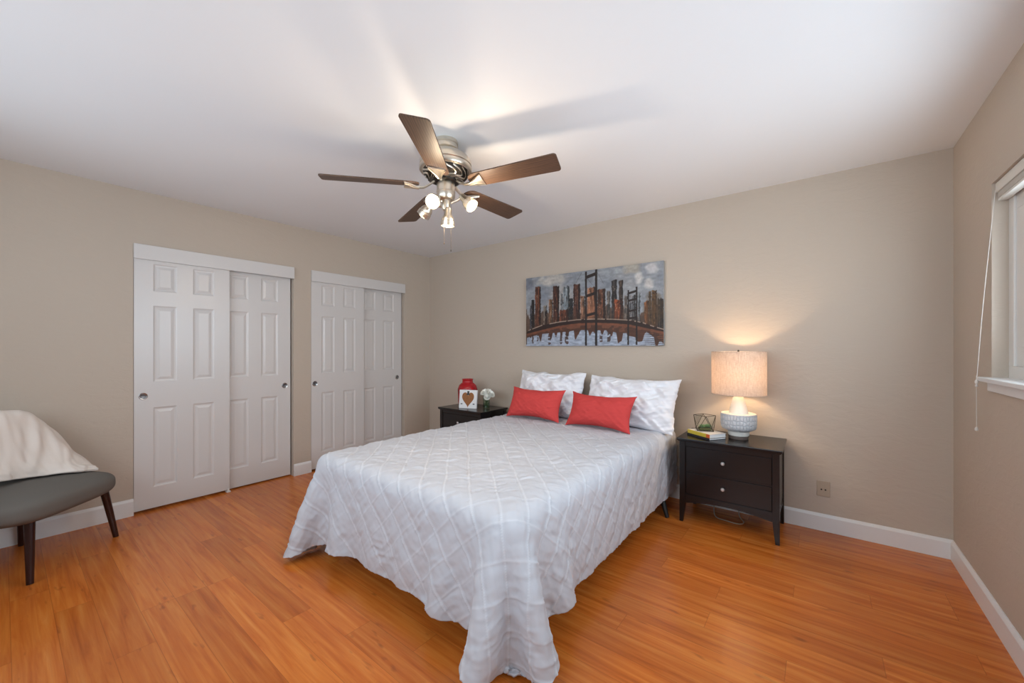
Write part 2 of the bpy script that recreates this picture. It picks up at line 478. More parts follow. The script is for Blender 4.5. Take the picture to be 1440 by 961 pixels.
d3 = panel_door('door_3', -0.004, C2[0]+0.003, -0.950, 0.020, 1.96); pull(d3, -0.004, -1.500, 0.888)
d4 = panel_door('door_4', -0.046, -1.040, C2[1]-0.012, 0.012, 1.96); pull(d4, -0.046, -0.478, 0.892)
for k, (dd, y) in enumerate(((d1, -2.245), (d3, -0.957))):
    bm = bmesh.new(); bx(bm, -0.03, 0.012, y-0.018, y+0.012, 0.0, 0.012, 0.002); bx(bm, -0.002, 0.008, y-0.012, y+0.004, 0.006, 0.032, 0.002)
    mesh_obj('floor_guide', bm, M['vinyl'], dd)

# right window with vinyl frame, glass, sill
def window(name, axis, pos, sgn, a0, a1, z0, z1, mulls, fw=0.06):
    bm = bmesh.new()
    def B(a, b, c, d, e, f):
        lo, hi = sorted((pos+sgn*e, pos+sgn*f))
        if axis == 'x': bx(bm, lo, hi, a, b, c, d, 0.002)
        else: bx(bm, a, b, lo, hi, c, d, 0.002)
    B(a0, a1, z0, z0+fw, 0.05, 0.112); B(a0, a1, z1-fw, z1, 0.05, 0.112)
    B(a0, a0+fw, z0+fw, z1-fw, 0.05, 0.112); B(a1-fw, a1, z0+fw, z1-fw, 0.05, 0.112)
    o = struct(mesh_obj(name, bm, M['vinyl']))
    edges = [a0+fw]+list(mulls)+[a1-fw]
    for i in range(len(edges)-1):
        bm = bmesh.new(); l, r_ = edges[i], edges[i+1]; s = 0.085; off = 0.0 if i % 2 else 0.012
        B(l, r_, z0+fw, z0+fw+s, 0.058+off, 0.08+off); B(l, r_, z1-fw-s, z1-fw, 0.058+off, 0.08+off)
        B(l, l+s, z0+fw+s, z1-fw-s, 0.058+off, 0.08+off); B(r_-s, r_, z0+fw+s, z1-fw-s, 0.058+off, 0.08+off)
        sa = mesh_obj('window_sash', bm, M['vinyl'], o)
        bm = bmesh.new(); B(l+s-.004, r_-s+.004, z0+fw+s-.004, z1-fw-s+.004, 0.066+off, 0.070+off)
        mesh_obj('glass_pane', bm, M['wglass'], sa)
    return o
window('window_1', 'x', RW, 1, WY0, WY1, WZ0+0.012, WZ1, [-1.7])
window('added_rear_window', 'y', -RD, -1, 0.6, 4.3, 0.85, 2.15, [2.45])  # unseen window, added for the rear fill light
bm = bmesh.new(); bx(bm, RW-0.042, RW+0.055, WY0-0.03, WY1+0.018, WZ0-0.002, WZ0+0.018, 0.004); bx(bm, RW-0.014, RW-0.0005, WY0-0.01, WY1, WZ0-0.045, WZ0-0.002, 0.003)
struct(mesh_obj('trim_3', bm, M['trim']))
# raised blind
bl = thing('window_blind', 'raised white blind at the head of the right window, pull cord over the sill', 'blind', (RW+0.02, -1.7, 1.94))
bm = bmesh.new(); bx(bm, -0.010, 0.028, WY0+1.705, WY1+1.695, 0.022, 0.068, 0.003)
mesh_obj('headrail', bm, M['blind'], bl)
bm = bmesh.new()
for k in range(7): bx(bm, -0.006, 0.026, WY0+1.715, WY1+1.68, -0.004+k*0.0035, -0.002+k*0.0035, 0)
bx(bm, -0.006, 0.026, WY0+1.715, WY1+1.68, -0.018, -0.006, 0.002)
mesh_obj('slat_stack', bm, M['blind'], bl)
cp = [(-0.012, 1.031, 0.035), (-0.022, 1.030, -0.10), (-0.048, 1.040, -0.5), (-0.064, 1.046, -0.81), (-0.066, 1.046, -0.83), (-0.066, 1.046, -1.06)]
cd = tube('pull_cord', catmull(cp, 5), 0.0014, M['cordw'], bl, 6)
for zz, s in ((-0.845, 1), (-0.862, 0.8), (-1.066, 1)):
    lathe('cord_toggle', [(0.0005, 0.010*s), (0.004*s, 0.008*s), (0.007*s, 0), (0.0055*s, -0.008*s), (0.0005, -0.010*s)], M['cordw'], cd, 14, Matrix.Translation((-0.066, 1.046, zz)))

# outlet
ol = thing('wall_outlet', 'small beige wall plate with two dark holes above the back baseboard', 'outlet', (4.074, 0, 0.288))
box('cover_plate', -0.036, 0.036, -0.006, 0, -0.052, 0.052, M['plate'], ol, 0.002)
for sx in (-0.011, 0.011):
    lathe('socket_hole', [(0.0001, 0.0006), (0.0045, 0.0006), (0.005, 0)], M['hole'], ol, 16, basis((sx, -0.006, -0.006), (0, -1, 0)))

# ------------------------------------------------------------------ ceiling fan
FX, FY, FZ = 2.356, -1.889, 2.18
rv = Vector((math.cos(0.6597), math.sin(0.6597), 0)); fv = Vector((-math.sin(0.6597), math.cos(0.6597), 0)); uz = Vector((0, 0, 1))
fan = thing('ceiling_fan', 'five-blade brushed nickel ceiling fan with brown oak blades and four lit spotlights', 'ceiling fan', (FX, FY, RH))
Z = lambda z: z-RH
lathe('canopy', [(0.0001, 0), (0.066, 0), (0.070, -0.008), (0.070, -0.022), (0.067, -0.024), (0.067, -0.032), (0.070, -0.034), (0.069, -0.048), (0.060, -0.056), (0.034, -0.058), (0.034, -0.075), (0.0001, -0.075)], M['nickel'], fan)
lathe('motor_housing', [(0.03, Z(2.378)), (0.07, Z(2.374)), (0.105, Z(2.362)), (0.132, Z(2.342)), (0.146, Z(2.318)), (0.147, Z(2.300)), (0.143, Z(2.296)), (0.143, Z(2.288)), (0.150, Z(2.284)), (0.150, Z(2.272)), (0.146, Z(2.266)), (0.128, Z(2.264)), (0.110, Z(2.250)), (0.0001, Z(2.250))], M['nickel'], fan, 64)
mv = lathe('vent_bowl', [(0.130, Z(2.264)), (0.126, Z(2.250)), (0.106, Z(2.228)), (0.075, Z(2.216)), (0.0001, Z(2.216))], M['nickel_dark'], fan, 48)
# swirling vent ribs
bm = bmesh.new()
for k in range(15):
    a0 = k*2*math.pi/15; prev = None
    for t in np.linspace(0, 1, 9):
        rr = 0.132-0.056*t; zz = float(np.interp(rr, [0.075, 0.106, 0.126, 0.133], [Z(2.216), Z(2.228), Z(2.250), Z(2.264)]))-0.008; a = a0+0.62*math.sin(t*math.pi*1.2)
        c = Vector((rr*math.cos(a), rr*math.sin(a), zz)); tn = Vector((-math.sin(a), math.cos(a), 0))*0.0042
        cur = (bm.verts.new(c-tn), bm.verts.new(c+tn+Vector((0, 0, 0))), bm.verts.new(c+tn*0.6+Vector((0, 0, 0.008))), bm.verts.new(c-tn*0.6+Vector((0, 0, 0.008))))
        if prev:
            for q in range(4): bm.faces.new((prev[q], prev[(q+1) % 4], cur[(q+1) % 4], cur[q]))
        prev = cur
mesh_obj('vent_ribs', bm, M['nickel'], mv, smooth=40)
lathe('rotor_ring', [(0.0001, Z(2.220)), (0.072, Z(2.220)), (0.074, Z(2.214)), (0.070, Z(2.202)), (0.060, Z(2.196)), (0.0001, Z(2.196))], M['nickel_dark'], fan)
lathe('switch_housing', [(0.0001, Z(2.198)), (0.050, Z(2.198)), (0.052, Z(2.192)), (0.052, Z(2.150)), (0.0535, Z(2.148)), (0.0535, Z(2.143)), (0.052, Z(2.141)), (0.052, Z(2.118)), (0.044, Z(2.104)), (0.026, Z(2.098)), (0.024, Z(2.06)), (0.018, Z(2.045)), (0.0001, Z(2.042))], M['nickel'], fan, 40)
# blades and irons
TX, TY = 0.050, 0.012
for i in range(5):
    a = -0.944+i*2*math.pi/5
    ca, sa = math.cos(a), math.sin(a)
    slope = math.atan(TX*ca+TY*sa)
    mtx = Matrix.Translation((0, 0, Z(FZ)+0.004)) @ Matrix.Rotation(a, 4, 'Z') @ Matrix.Rotation(-slope, 4, 'Y')
    pitch = Matrix.Rotation(R(-12), 4, 'X')
    L0, L1, w0, w1 = 0.150, 0.662, 0.056, 0.068
    out = []
    def arc(cx, cy, r, s, e, n=6): return [(cx+r*math.cos(t), cy+r*math.sin(t)) for t in np.linspace(s, e, n)]
    out += arc(L1-0.018, w1-0.018, 0.018, math.pi/2, 0); out += arc(L1-0.018, -w1+0.018, 0.018, 0, -math.pi/2)
    out += arc(L0+0.045, -w0+0.045, 0.045, -math.pi/2, -math.pi); out += arc(L0+0.045, w0-0.045, 0.045, math.pi, math.pi/2)
    bm = bmesh.new()
    T = [bm.verts.new((x, y, 0.0035)) for x, y in out]; Bv = [bm.verts.new((x, y, -0.0035)) for x, y in out]
    bm.faces.new(T[::-1]); bm.faces.new(Bv)
    for k in range(len(out)): bm.faces.new((T[k], T[(k+1) % len(out)], Bv[(k+1) % len(out)], Bv[k]))
    b = mesh_obj('blade', bm, M['wood'], fan)
    b.matrix_local = mtx @ pitch
    # iron: arm + flared fan-shaped fork under the blade root
    bm = bmesh.new()
    zc = [(0.060, 0.026, 0.012, 0.008), (0.090, 0.004, 0.010, 0.008), (0.125, -0.016, 0.009, 0.008), (0.160, -0.018, 0.012, 0.007), (0.190, -0.012, 0.026, 0.006), (0.222, -0.0085, 0.046, 0.005), (0.232, -0.0075, 0.048, 0.005)]
    prev = None
    for (x, z, hw, hh) in zc:
        cur = [bm.verts.new((x, -hw, z-hh/2)), bm.verts.new((x, -hw*0.4, z-hh)), bm.verts.new((x, hw*0.4, z-hh)), bm.verts.new((x, hw, z-hh/2)), bm.verts.new((x, hw, z+hh/2)), bm.verts.new((x, -hw, z+hh/2))]
        if prev:
            for q in range(6): bm.faces.new((prev[q], prev[(q+1) % 6], cur[(q+1) % 6], cur[q]))
        else: bm.faces.new(cur)
        prev = cur
    bm.faces.new(prev[::-1])
    ir = mesh_obj('blade_iron', bm, M['nickel'], fan, smooth=50)
    ir.matrix_local = mtx @ Matrix.Rotation(R(-9), 4, 'X')
    for sgn in (-1, 1):
        rib = tube('iron_rib', [(0.15, sgn*0.006, -0.026), (0.185, sgn*0.020, -0.021), (0.230, sgn*0.046, -0.014)], 0.0035, M['nickel'], ir, 6)
# spotlights
def spot(base, face, diru, power, bare=True, name='spotlight'):
    base = Vector(base); face = Vector(face); dirv = Vector(diru).normalized()
    m = basis(face, dirv, (0.3, 0.4, 0.86) if abs(dirv.z) < 0.8 else (1, 0, 0))
    L = 0.105
    o = lathe(name, [(0.0001, -L), (0.014, -L), (0.019, -L+0.006), (0.020, -0.066), (0.030, -0.050), (0.0345, -0.040), (0.0345, -0.030), (0.0385, -0.026), (0.0395, -0.012), (0.0395, 0.0), (0.0365, 0.0), (0.034, -0.012)], M['nickel'], fan, 32, m)
    lathe('bulb_face', [(0.0001, 0.006), (0.016, 0.005), (0.028, 0.001), (0.0345, -0.006)], M['bulb'], o, 28, m)
    tail = face-dirv*(L-0.01)
    tube('spot_arm', [base, base.lerp(tail, 0.6)+Vector((0, 0, -0.006)), tail], 0.007, M['nickel'], o, 10)
    pl = bpy.data.lights.new('spot_bulb', 'POINT' if bare else 'SPOT'); pl.energy = BULB*power; pl.color = (1.0, 0.80, 0.58); pl.shadow_soft_size = 0.03
    po = bpy.data.objects.new('spot_bulb', pl); COL.objects.link(po); po.parent = fan; po.location = face+dirv*0.07
    if not bare:
        pl.spot_size = R(166); pl.spot_blend = 0.4; po.matrix_local = basis(face+dirv*0.015, -dirv)
def loc(r_, f_, z): v = rv*r_+fv*f_; return Vector((v.x, v.y, z-RH))
spot(loc(-0.02, -0.03, 2.085), loc(-0.052, -0.130, 2.045), -fv*0.80-rv*0.12-uz*0.46, 0.6)
spot(loc(0.03, 0.0, 2.085), loc(0.155, -0.045, 2.052), rv*0.62-fv*0.34-uz*0.66, 1.3)
spot(loc(0.0, 0.01, 2.06), loc(0.012, -0.01, 1.950), -uz*0.97-rv*0.06+fv*0.10, 1.3, False)
spot(loc(-0.03, 0.02, 2.07), loc(-0.140, 0.03, 2.022), -uz*0.70-rv*0.62+fv*0.24, 1.3, False)
for (px, zb) in ((-0.004, 1.845), (0.034, 1.805)):
    c = tube('pull_chain', [loc(px, -0.03, 2.115), loc(px, -0.032, 1.98), loc(px, -0.032, zb)], 0.0010, M['brass'], fan, 5)
    lathe('chain_fob', [(0.0003, 0.006), (0.0022, 0.003), (0.0022, -0.004), (0.0003, -0.007)], M['brass'], c, 10, Matrix.Translation(loc(px, -0.032, zb)))

# ------------------------------------------------------------------ painting
AX0, AX1, AZ0, AZ1 = 1.589, 3.016, 1.272, 1.990
art = thing('canvas_painting', 'wide unframed canvas of a brown city skyline and bridge above the bed', 'painting', ((AX0+AX1)/2, 0, AZ0))
hw = (AX1-AX0)/2; hh = AZ1-AZ0
def paint_canvas(nx=560, nz=280):
    X, Y = np.meshgrid((np.arange(nx)+.5)/nx, (np.arange(nz)+.5)/nz, indexing='ij')
    r = np.random.default_rng(11)
    def vn(sx, sy, seed):
        g = np.random.default_rng(seed).random((sx+2, sy+2))
        u = X*sx; v = Y*sy; i = u.astype(int); j = v.astype(int); fu = u-i; fv_ = v-j
        fu = fu*fu*(3-2*fu); fv_ = fv_*fv_*(3-2*fv_)
        return (g[i, j]*(1-fu)+g[i+1, j]*fu)*(1-fv_)+(g[i, j+1]*(1-fu)+g[i+1, j+1]*fu)*fv_
    def c(r_, g, b): return np.array([r_, g, b])/255.
    img = np.empty((nx, nz, 3))
    f = (0.5*vn(6, 4, 1)+0.3*vn(14, 9, 2)+0.2*vn(40, 26, 3))[..., None]
    img[:] = c(134, 140, 150)*(1-f)+c(176, 178, 180)*f
    warm = np.clip((vn(4, 3, 8)-0.45)*1.6, 0, 1)[..., None]*np.clip(1.3-Y, 0, 1)[..., None]
    img = img*(1-warm*.55)+c(190, 168, 148)*warm*.55
    def blend(mask, col, a=1.0):
        nonlocal img
        m = np.clip(mask, 0, 1)[..., None]*a
        img = img*(1-m)+np.asarray(col)*m
    def blob(cx, cy, rx, ry, col, a, seed=5):
        d = ((X-cx)/rx)**2+((Y-cy)/ry)**2+(vn(30, 20, seed)-.5)*0.9
        blend(np.clip(1.4-d, 0, 1), c(*col), a)
    blob(.24, .93, .13, .09, (204, 196, 186), .8, 31); blob(.30, .62, .1, .22, (186, 178, 170), .6, 32)
    blob(.851, .83, .028, .07, (222, 218, 214), .9, 33); blob(.912, .74, .032, .07, (216, 210, 206), .9, 34)
    blob(.93, .92, .04, .07, (208, 204, 204), .8, 35); blob(.02, .93, .05, .1, (112, 118, 132), .6, 36)
    blob(.80, .95, .06, .06, (190, 178, 158), .6, 37); blob(.66, .93, .1, .08, (168, 172, 176), .6, 38)
    deckx = [0, .018, .138, .287, .427, .559, .683, .799, .873, .945, 1]; deckt = [.215, .23, .299, .338, .357, .355, .341, .319, .284, .23, .195]
    dt = np.interp(X, deckx, deckt); db = np.interp(X, [0, .018, .287, .427, .559, .683, .799, 1], [.175, .185, .281, .304, .301, .287, .26, .163])
    below = np.clip((dt-Y)*200, 0, 1)
    # smoky base behind the skyline
    skyl = np.interp(X, [0, .05, .2, .3, .45, .55, .65, .78, .83, .88, .95, 1], [.42, .42, .46, .46, .45, .5, .5, .44, .38, .38, .5, .45])+(vn(60, 2, 9)-.5)*.14
    blend(np.clip((skyl-Y)*60, 0, 1), c(96, 72, 58), .85)
    bl_ = [(.034, .076, .586, (84, 84, 92)), (.049, .076, .67, (44, 34, 32)), (.081, .133, .865, (112, 66, 46)), (.153, .184, .579, (166, 152, 138)), (.165, .188, .50, (58, 40, 32)),
           (.199, .234, .657, (150, 112, 84)), (.234, .287, .844, (96, 56, 40)), (.297, .316, .726, (132, 138, 142)), (.316, .369, .823, (146, 156, 162)), (.287, .363, .504, (126, 72, 50)),
           (.363, .395, .649, (52, 50, 52)), (.397, .451, .837, (104, 66, 52)), (.451, .485, .667, (162, 122, 98)), (.502, .571, .77, (176, 122, 92)), (.575, .633, .733, (112, 72, 52)),
           (.642, .666, .698, (112, 104, 98)), (.673, .71, .829, (72, 64, 62)), (.722, .751, .826, (82, 66, 58)), (.69, .749, .585, (150, 82, 50)), (.757, .78, .62, (150, 140, 132)), (.844, .86, .642, (128, 132, 134)),
           (.79, .832, .62, (132, 132, 136)), (.883, .912, .535, (160, 100, 58)), (.91, .927, .645, (92, 76, 54)), (.929, .96, .656, (130, 94, 54)), (.962, .988, .565, (66, 62, 62)), (.984, 1.0, .547, (52, 46, 42))]
    streak = vn(160, 14, 21); fine = 0.6*vn(110, 40, 22)+0.4*vn(190, 90, 23)
    for (a, b, top, col) in bl_:
        e = (vn(3, 60, int(a*1000))-.5)*.006
        m = np.clip((X-a+e)*400, 0, 1)*np.clip((b+e-X)*400, 0, 1)*np.clip((top-Y+(vn(80, 2, 4)-.5)*.03)*120, 0, 1)
        base = np.asarray(c(*col))*(0.50+0.75*streak[..., None])
        spots = np.clip((fine-.66)*4, 0, 1)[..., None]; base = base*(1-spots*.7)+c(206, 180, 160)*spots*.7
        dk = np.clip((.34-fine)*5, 0, 1)[..., None]; base = base*(1-dk*.75)+c(38, 24, 20)*dk*.75
        side = np.clip((X-(a+(b-a)*.68))*300, 0, 1)[..., None]; base = base*(1-side*.5)
        mm = m[..., None]; img = img*(1-mm)+base*mm
    low = np.clip((dt+.10-Y)/.12, 0, 1)*np.clip(vn(50, 14, 41)+.1, 0, 1)
    blend(low, c(66, 42, 30), .8)
    blob(.945, .42, .06, .2, (92, 68, 44), .6, 52); blob(.52, .45, .05, .14, (186, 128, 96), .5, 53)
    # water
    wcol = c(178, 188, 204)*(0.86+.2*vn(40, 60, 61))[..., None]
    m = below[..., None]; img = img*(1-m)+wcol*m
    wl = np.interp(X, [0, .018, .138, .363, .436, .507, .658, .722, .895, .966, 1], [.11, .124, .17, .195, .215, .203, .195, .15, .17, .06, .03])
    drip = (vn(46, 1, 62)-.45)*.28*(vn(20, 8, 63)*.6+.6)
    blend(np.clip((Y-(wl-np.clip(drip, 0, 1)))*140, 0, 1)*below, c(92, 58, 42)*1.0, 1.0)
    blend(np.clip((Y-(wl+.02))*90, 0, 1)*below*(vn(60, 20, 64) > .55), c(140, 92, 68), .6)
    rip = np.sin(Y*240+vn(10, 10, 65)*9)
    blend((rip > .55)*np.clip((X-.84)*9, 0, 1)*below, c(66, 44, 34), .8)
    blend((rip > .62)*(np.abs(X-.30) < .07)*(Y < .15), c(190, 198, 212), .7)
    for cx, wd in ((.205, .012), (.345, .014), (.062, .008), (.105, .006), (.30, .009), (.60, .01), (.655, .012)):
        blend((np.abs(X-cx-(vn(2, 30, 66)-.5)*.012) < wd)*(Y < .17)*(Y > .015+vn(60, 2, 67)*.05)*below*(vn(40, 50, 68) > .35), c(70, 46, 38), .75)
    # deck
    blend(np.clip((dt-Y)*300, 0, 1)*np.clip((Y-db)*300, 0, 1), c(52, 30, 22), 1)
    blend(np.exp(-((Y-dt+.004)/.007)**2)*(vn(60, 4, 71) > .3), c(206, 186, 170), .85)
    blend(np.clip((db-Y)*300, 0, 1)*np.clip((Y-db+.035)*100, 0, 1), c(132, 82, 58), .85)
    # towers and beams
    def tower(a, b, top, bot, col=(40, 26, 22)):
        blend(np.clip((X-a+(vn(1, 50, 81)-.5)*.004)*500, 0, 1)*np.clip((b-X)*500, 0, 1)*(Y < top)*(Y > bot), c(*col), 1)
    tower(.485, .501, .985, .005); tower(.558, .576, 1.0, .005); tower(.778, .790, .69, .01); tower(.831, .843, .72, .01)
    tower(.002, .010, .55, .02, (96, 72, 50))
    def beam(x0, z0, x1, z1, th):
        yy = z0+(z1-z0)*(X-x0)/(x1-x0); blend((X > x0)*(X < x1)*(np.abs(Y-yy) < th), c(44, 28, 22), 1)
    beam(.487, .905, .572, .945, .022); beam(.487, .655, .572, .695, .02); beam(.49, .40, .572, .432, .018)
    beam(.78, .645, .84, .672, .014); beam(.78, .555, .84, .575, .012); beam(.782, .425, .84, .442, .011); beam(.782, .34, .84, .345, .012)
    def cable(x0, z0, x1, z1):
        yy = z0+(z1-z0)*(X-x0)/(x1-x0); blend((X > min(x0, x1))*(X < max(x0, x1))*(np.abs(Y-yy) < .004), c(90, 84, 84), .8)
    cable(.418, .85, .462, .98); cable(.50, .90, .54, .80); cable(.574, .96, .62, .80)
    img = img*(0.89+0.08*vn(120, 60, 91)+0.16*vn(34, 40, 92))[..., None]
    img = np.clip(img, 0, 1)**1.12*0.93
    return np.clip(img, 0, 1)
NX, NZ = 560, 280
img = paint_canvas(NX, NZ)
gx, gz = np.meshgrid(np.linspace(-hw, hw, NX), np.linspace(0, hh, NZ), indexing='ij')
P = np.stack([gx, np.full_like(gx, -0.0352), gz], -1)
face = grid_obj('painted_face', P, M['canvas'], art, smooth=False)
ca_ = face.data.color_attributes.new('paint', 'FLOAT_COLOR', 'POINT')
lin = np.where(img <= .04045, img/12.92, ((img+.055)/1.055)**2.4)
ca_.data.foreach_set('color', np.concatenate([lin, np.ones(lin.shape[:2]+(1,))], -1).astype(np.float32).ravel())
box('stretcher_edge', -hw, hw, -0.035, -0.002, 0, hh, M['cedge'], art, 0.0015)

# ------------------------------------------------------------------ nightstands
def nightstand(locv, label, group):
    W, D, H = 0.60, 0.42, 0.605
    t = thing('nightstand', label, 'nightstand', locv, 0, group)
    bm = bmesh.new(); bx(bm, -0.3175, 0.3175, -D-0.018, 0.0, H-0.019, H, 0.004, 3)
    bx(bm, -0.309, 0.309, -D-0.010, -0.004, H-0.026, H-0.018, 0.002)
    mesh_obj('top', bm, M['black'], t)
    zb, zt = 0.185, H-0.026
    bm = bmesh.new()
    bx(bm, -0.296, -0.280, -D+0.02, -0.02, zb, zt, 0.001); bx(bm, 0.280, 0.296, -D+0.02, -0.02, zb, zt, 0.001)
    bx(bm, -0.28, 0.28, -0.03, -0.018, zb, zt, 0.001); bx(bm, -0.28, 0.28, -D+0.014, -0.03, zb, zb+0.012, 0.001)
    # rails: top rail, between drawers, arched apron
    bx(bm, -0.262, 0.262, -D+0.004, -D+0.022, zt-0.032, zt, 0.001)
    bx(bm, -0.262, 0.262, -D+0.010, -D+0.022, 0.362, 0.372, 0.0005)
    bx(bm, -0.262, 0.262, -D+0.004, -D+0.022, 0.196, 0.203, 0.0005)
    mesh_obj('carcass', bm, M['black'], t)
    def apron(name, x0, x1, y0, y1, along):
        bm = bmesh.new(); n = 16; prev = None
        for k in range(n+1):
            s = k/n; a = (x0+(x1-x0)*s) if along == 'x' else (y0+(y1-y0)*s)
            zlow = 0.140+0.028*math.sin(math.pi*s)
            c_ = []
            for (o, z) in ((0, 0.198), (1, 0.198), (1, zlow), (0, zlow)):
                c_.append(bm.verts.new((a, y0 if o == 0 else y1, z) if along == 'x' else (x0 if o == 0 else x1, a, z)))
            if prev:
                for q in range(4): bm.faces.new((prev[q], prev[(q+1) % 4], c_[(q+1) % 4], c_[q]))
            else: bm.faces.new(c_)
            prev = c_
        bm.faces.new(prev[::-1]); return mesh_obj(name, bm, M['black'], t)
    apron('apron', -0.262, 0.262, -D+0.002, -D+0.020, 'x')
    apron('side_rail', -0.296, -0.282, -D+0.03, -0.03, 'y'); apron('side_rail', 0.282, 0.296, -D+0.03, -0.03, 'y')
    for (sx, sy) in ((-1, -1), (1, -1), (-1, 1), (1, 1)):
        x0 = sx*0.302; x1 = sx*0.262; y0 = -D if sy < 0 else -0.002; y1 = -D+0.042 if sy < 0 else -0.044
        bm = bmesh.new(); prev = None
        for (z, k) in ((H-0.026, 1), (0.20, 1), (0.14, 0.97), (0.07, 0.80), (0.0, 0.58)):
            ex = x0+(x1-x0)*k; ey = y0+(y1-y0)*k
            c_ = [bm.verts.new(p_) for p_ in ((x0, y0, z), (ex, y0, z), (ex, ey, z), (x0, ey, z))]
            if prev:
                for q in range(4): bm.faces.new((prev[q], prev[(q+1) % 4], c_[(q+1) % 4], c_[q]))
            else: bm.faces.new(c_)
            prev = c_
        bm.faces.new(prev[::-1])
        o = mesh_obj('leg', bm, M['black'], t)
        bv = o.modifiers.new('bevel', 'BEVEL'); bv.width = 0.002; bv.segments = 2; bv.limit_method = 'ANGLE'
    for (z0, z1) in ((0.374, 0.544), (0.206, 0.360)):
        d = box('drawer', -0.259, 0.259, -D+0.006, -0.05, z0, z1, M['black'], t, 0.0015)
        lathe('knob', [(0.0001, 0.024), (0.008, 0.023), (0.0125, 0.018), (0.013, 0.014), (0.009, 0.009), (0.0055, 0.006), (0.0055, 0)], M['knob'], d, 24, basis((-0.02, -D+0.006, (z0+z1)/2+0.004), (0, -1, 0)))
    return t
ns_r = nightstand((3.552, -0.022, 0), 'black two-drawer nightstand right of the bed, carrying the lit lamp', 'pair of black nightstands')
ns_l = nightstand((1.065, -0.085, 0), 'black nightstand left of the bed, half hidden behind the duvet', 'pair of black nightstands')

# ------------------------------------------------------------------ table lamp
LX, LY, LZ = 3.595, -0.225, 0.605
lamp = thing('table_lamp', 'lit table lamp with linen drum shade and white embossed ceramic base', 'lamp', (LX, LY, LZ+0.0005))
lathe('foot', [(0.0001, 0), (0.060, 0), (0.062, 0.003), (0.062, 0.024), (0.0001, 0.024)], M['cerdark'], lamp)
lathe('neck', [(0.0615, 0.024), (0.066, 0.028), (0.068, 0.040), (0.069, 0.055), (0.080, 0.064), (0.0001, 0.064)], M['cer'], lamp)
lathe('drum', [(0.078, 0.060), (0.104, 0.072), (0.112, 0.086), (0.114, 0.12), (0.114, 0.168), (0.111, 0.178)], M['drum'], lamp, 96, uv=True, smooth=60)
lathe('shoulder', [(0.111, 0.1775), (0.109, 0.182), (0.100, 0.180), (0.062, 0.181), (0.060, 0.190), (0.052, 0.225), (0.042, 0.265), (0.035, 0.292), (0.028, 0.300), (0.0001, 0.301)], M['cer'], lamp, smooth=50)
lathe('socket', [(0.0001, 0.300), (0.014, 0.300), (0.016, 0.305), (0.016, 0.335), (0.0001, 0.337)], M['brass'], lamp, 24)
lathe('bulb', [(0.0001, 0.435), (0.016, 0.430), (0.027, 0.415), (0.030, 0.398), (0.026, 0.378), (0.015, 0.350), (0.013, 0.337)], M['lampbulb'], lamp, 24)
lathe('shade', [(0.172, 0.318), (0.172, 0.621), (0.1705, 0.621), (0.1705, 0.318)], M['shade'], lamp, 96)
for (z) in (0.319, 0.620):
    tt = np.linspace(0, 2*math.pi, 65)[:-1]
    P = np.array([[(0.1715+0.0022*math.cos(q))*math.cos(t), (0.1715+0.0022*math.cos(q))*math.sin(t), z+0.0022*math.sin(q)] for t in tt for q in np.linspace(0, 2*math.pi, 7)[:-1]]).reshape(64, 6, 3)
    grid_obj('shade_trim', P, M['shade'], lamp, closed_u=True, closed_v=True)
bm = bmesh.new()
sp = [tube('spider_arm', [(0.010*math.cos(a), 0.010*math.sin(a), 0.600), (0.170*math.cos(a), 0.170*math.sin(a), 0.612)], 0.0018, M['brass'], lamp, 6) for a in (0.3, 2.4, 4.5)]
bm.free()
lathe('finial', [(0.0001, 0.634), (0.006, 0.631), (0.007, 0.624), (0.004, 0.616), (0.010, 0.606), (0.010, 0.596), (0.0001, 0.595)], M['brass'], lamp, 16)
tube('harp', [(0.016, 0, 0.33), (0.05, 0, 0.40), (0.052, 0, 0.50), (0.025, 0, 0.58), (0.0, 0, 0.596)], 0.0016, M['brass'], lamp, 6)
pl = bpy.data.lights.new('lamp_light', 'POINT'); pl.energy = LAMP; pl.color = (1.0, 0.72, 0.44); pl.shadow_soft_size = 0.03
po = bpy.data.objects.new('lamp_light', pl); COL.objects.link(po); po.parent = lamp; po.location = (0, 0, 0.47)

# lamp cable below the nightstand
cc = tube('lamp_cable', catmull([(3.40, -0.018, 0.30), (3.405, -0.022, 0.14), (3.42, -0.14, 0.03), (3.45, -0.22, 0.005), (3.52, -0.25, 0.006), (3.60, -0.255, 0.005), (3.625, -0.20, 0.005), (3.585, -0.12, 0.02), (3.565, -0.022, 0.12), (3.57, -0.018, 0.25)], 8), 0.0035, M['cable'], None, 8)
tag(cc, 'thin pale lamp cable looping on the floor under the right nightstand', 'cable')

# ------------------------------------------------------------------ books + terrarium
def book(locv, rz, L, Wd, th, cover, label, spine=None, extra=None):
    t = thing('book', label, 'book', locv, rz)
    bm = bmesh.new(); c = 0.002
    bx(bm, -L/2, L/2, -Wd/2, Wd/2, 0, c, 0.0004); bx(bm, -L/2, L/2, -Wd/2, Wd/2, th-c, th, 0.0004)
    mesh_obj('cover', bm, cover, t)
    box('pages', -L/2+0.004, L/2-0.004, -Wd/2+0.0022, Wd/2-0.004, c, th-c, M['pages'], t, 0)
    sp = box('spine', -L/2, L/2, -Wd/2-0.0012, -Wd/2+0.0022, 0, th, spine or cover, t, 0.0005)
    if extra: box('spine_end', L/2-0.03, L/2+0.0004, -Wd/2-0.0016, -Wd/2+0.0018, 0.001, th-0.001, extra, sp, 0.0002)
    return t
ba = math.atan2(-0.12, 0.177)
bkx, bky = 3.400, -0.305
book((bkx, bky, 0.6055), ba, 0.212, 0.150, 0.014, M['bookd'], 'thin dark-covered book at the bottom of the nightstand stack', M['bookd'])
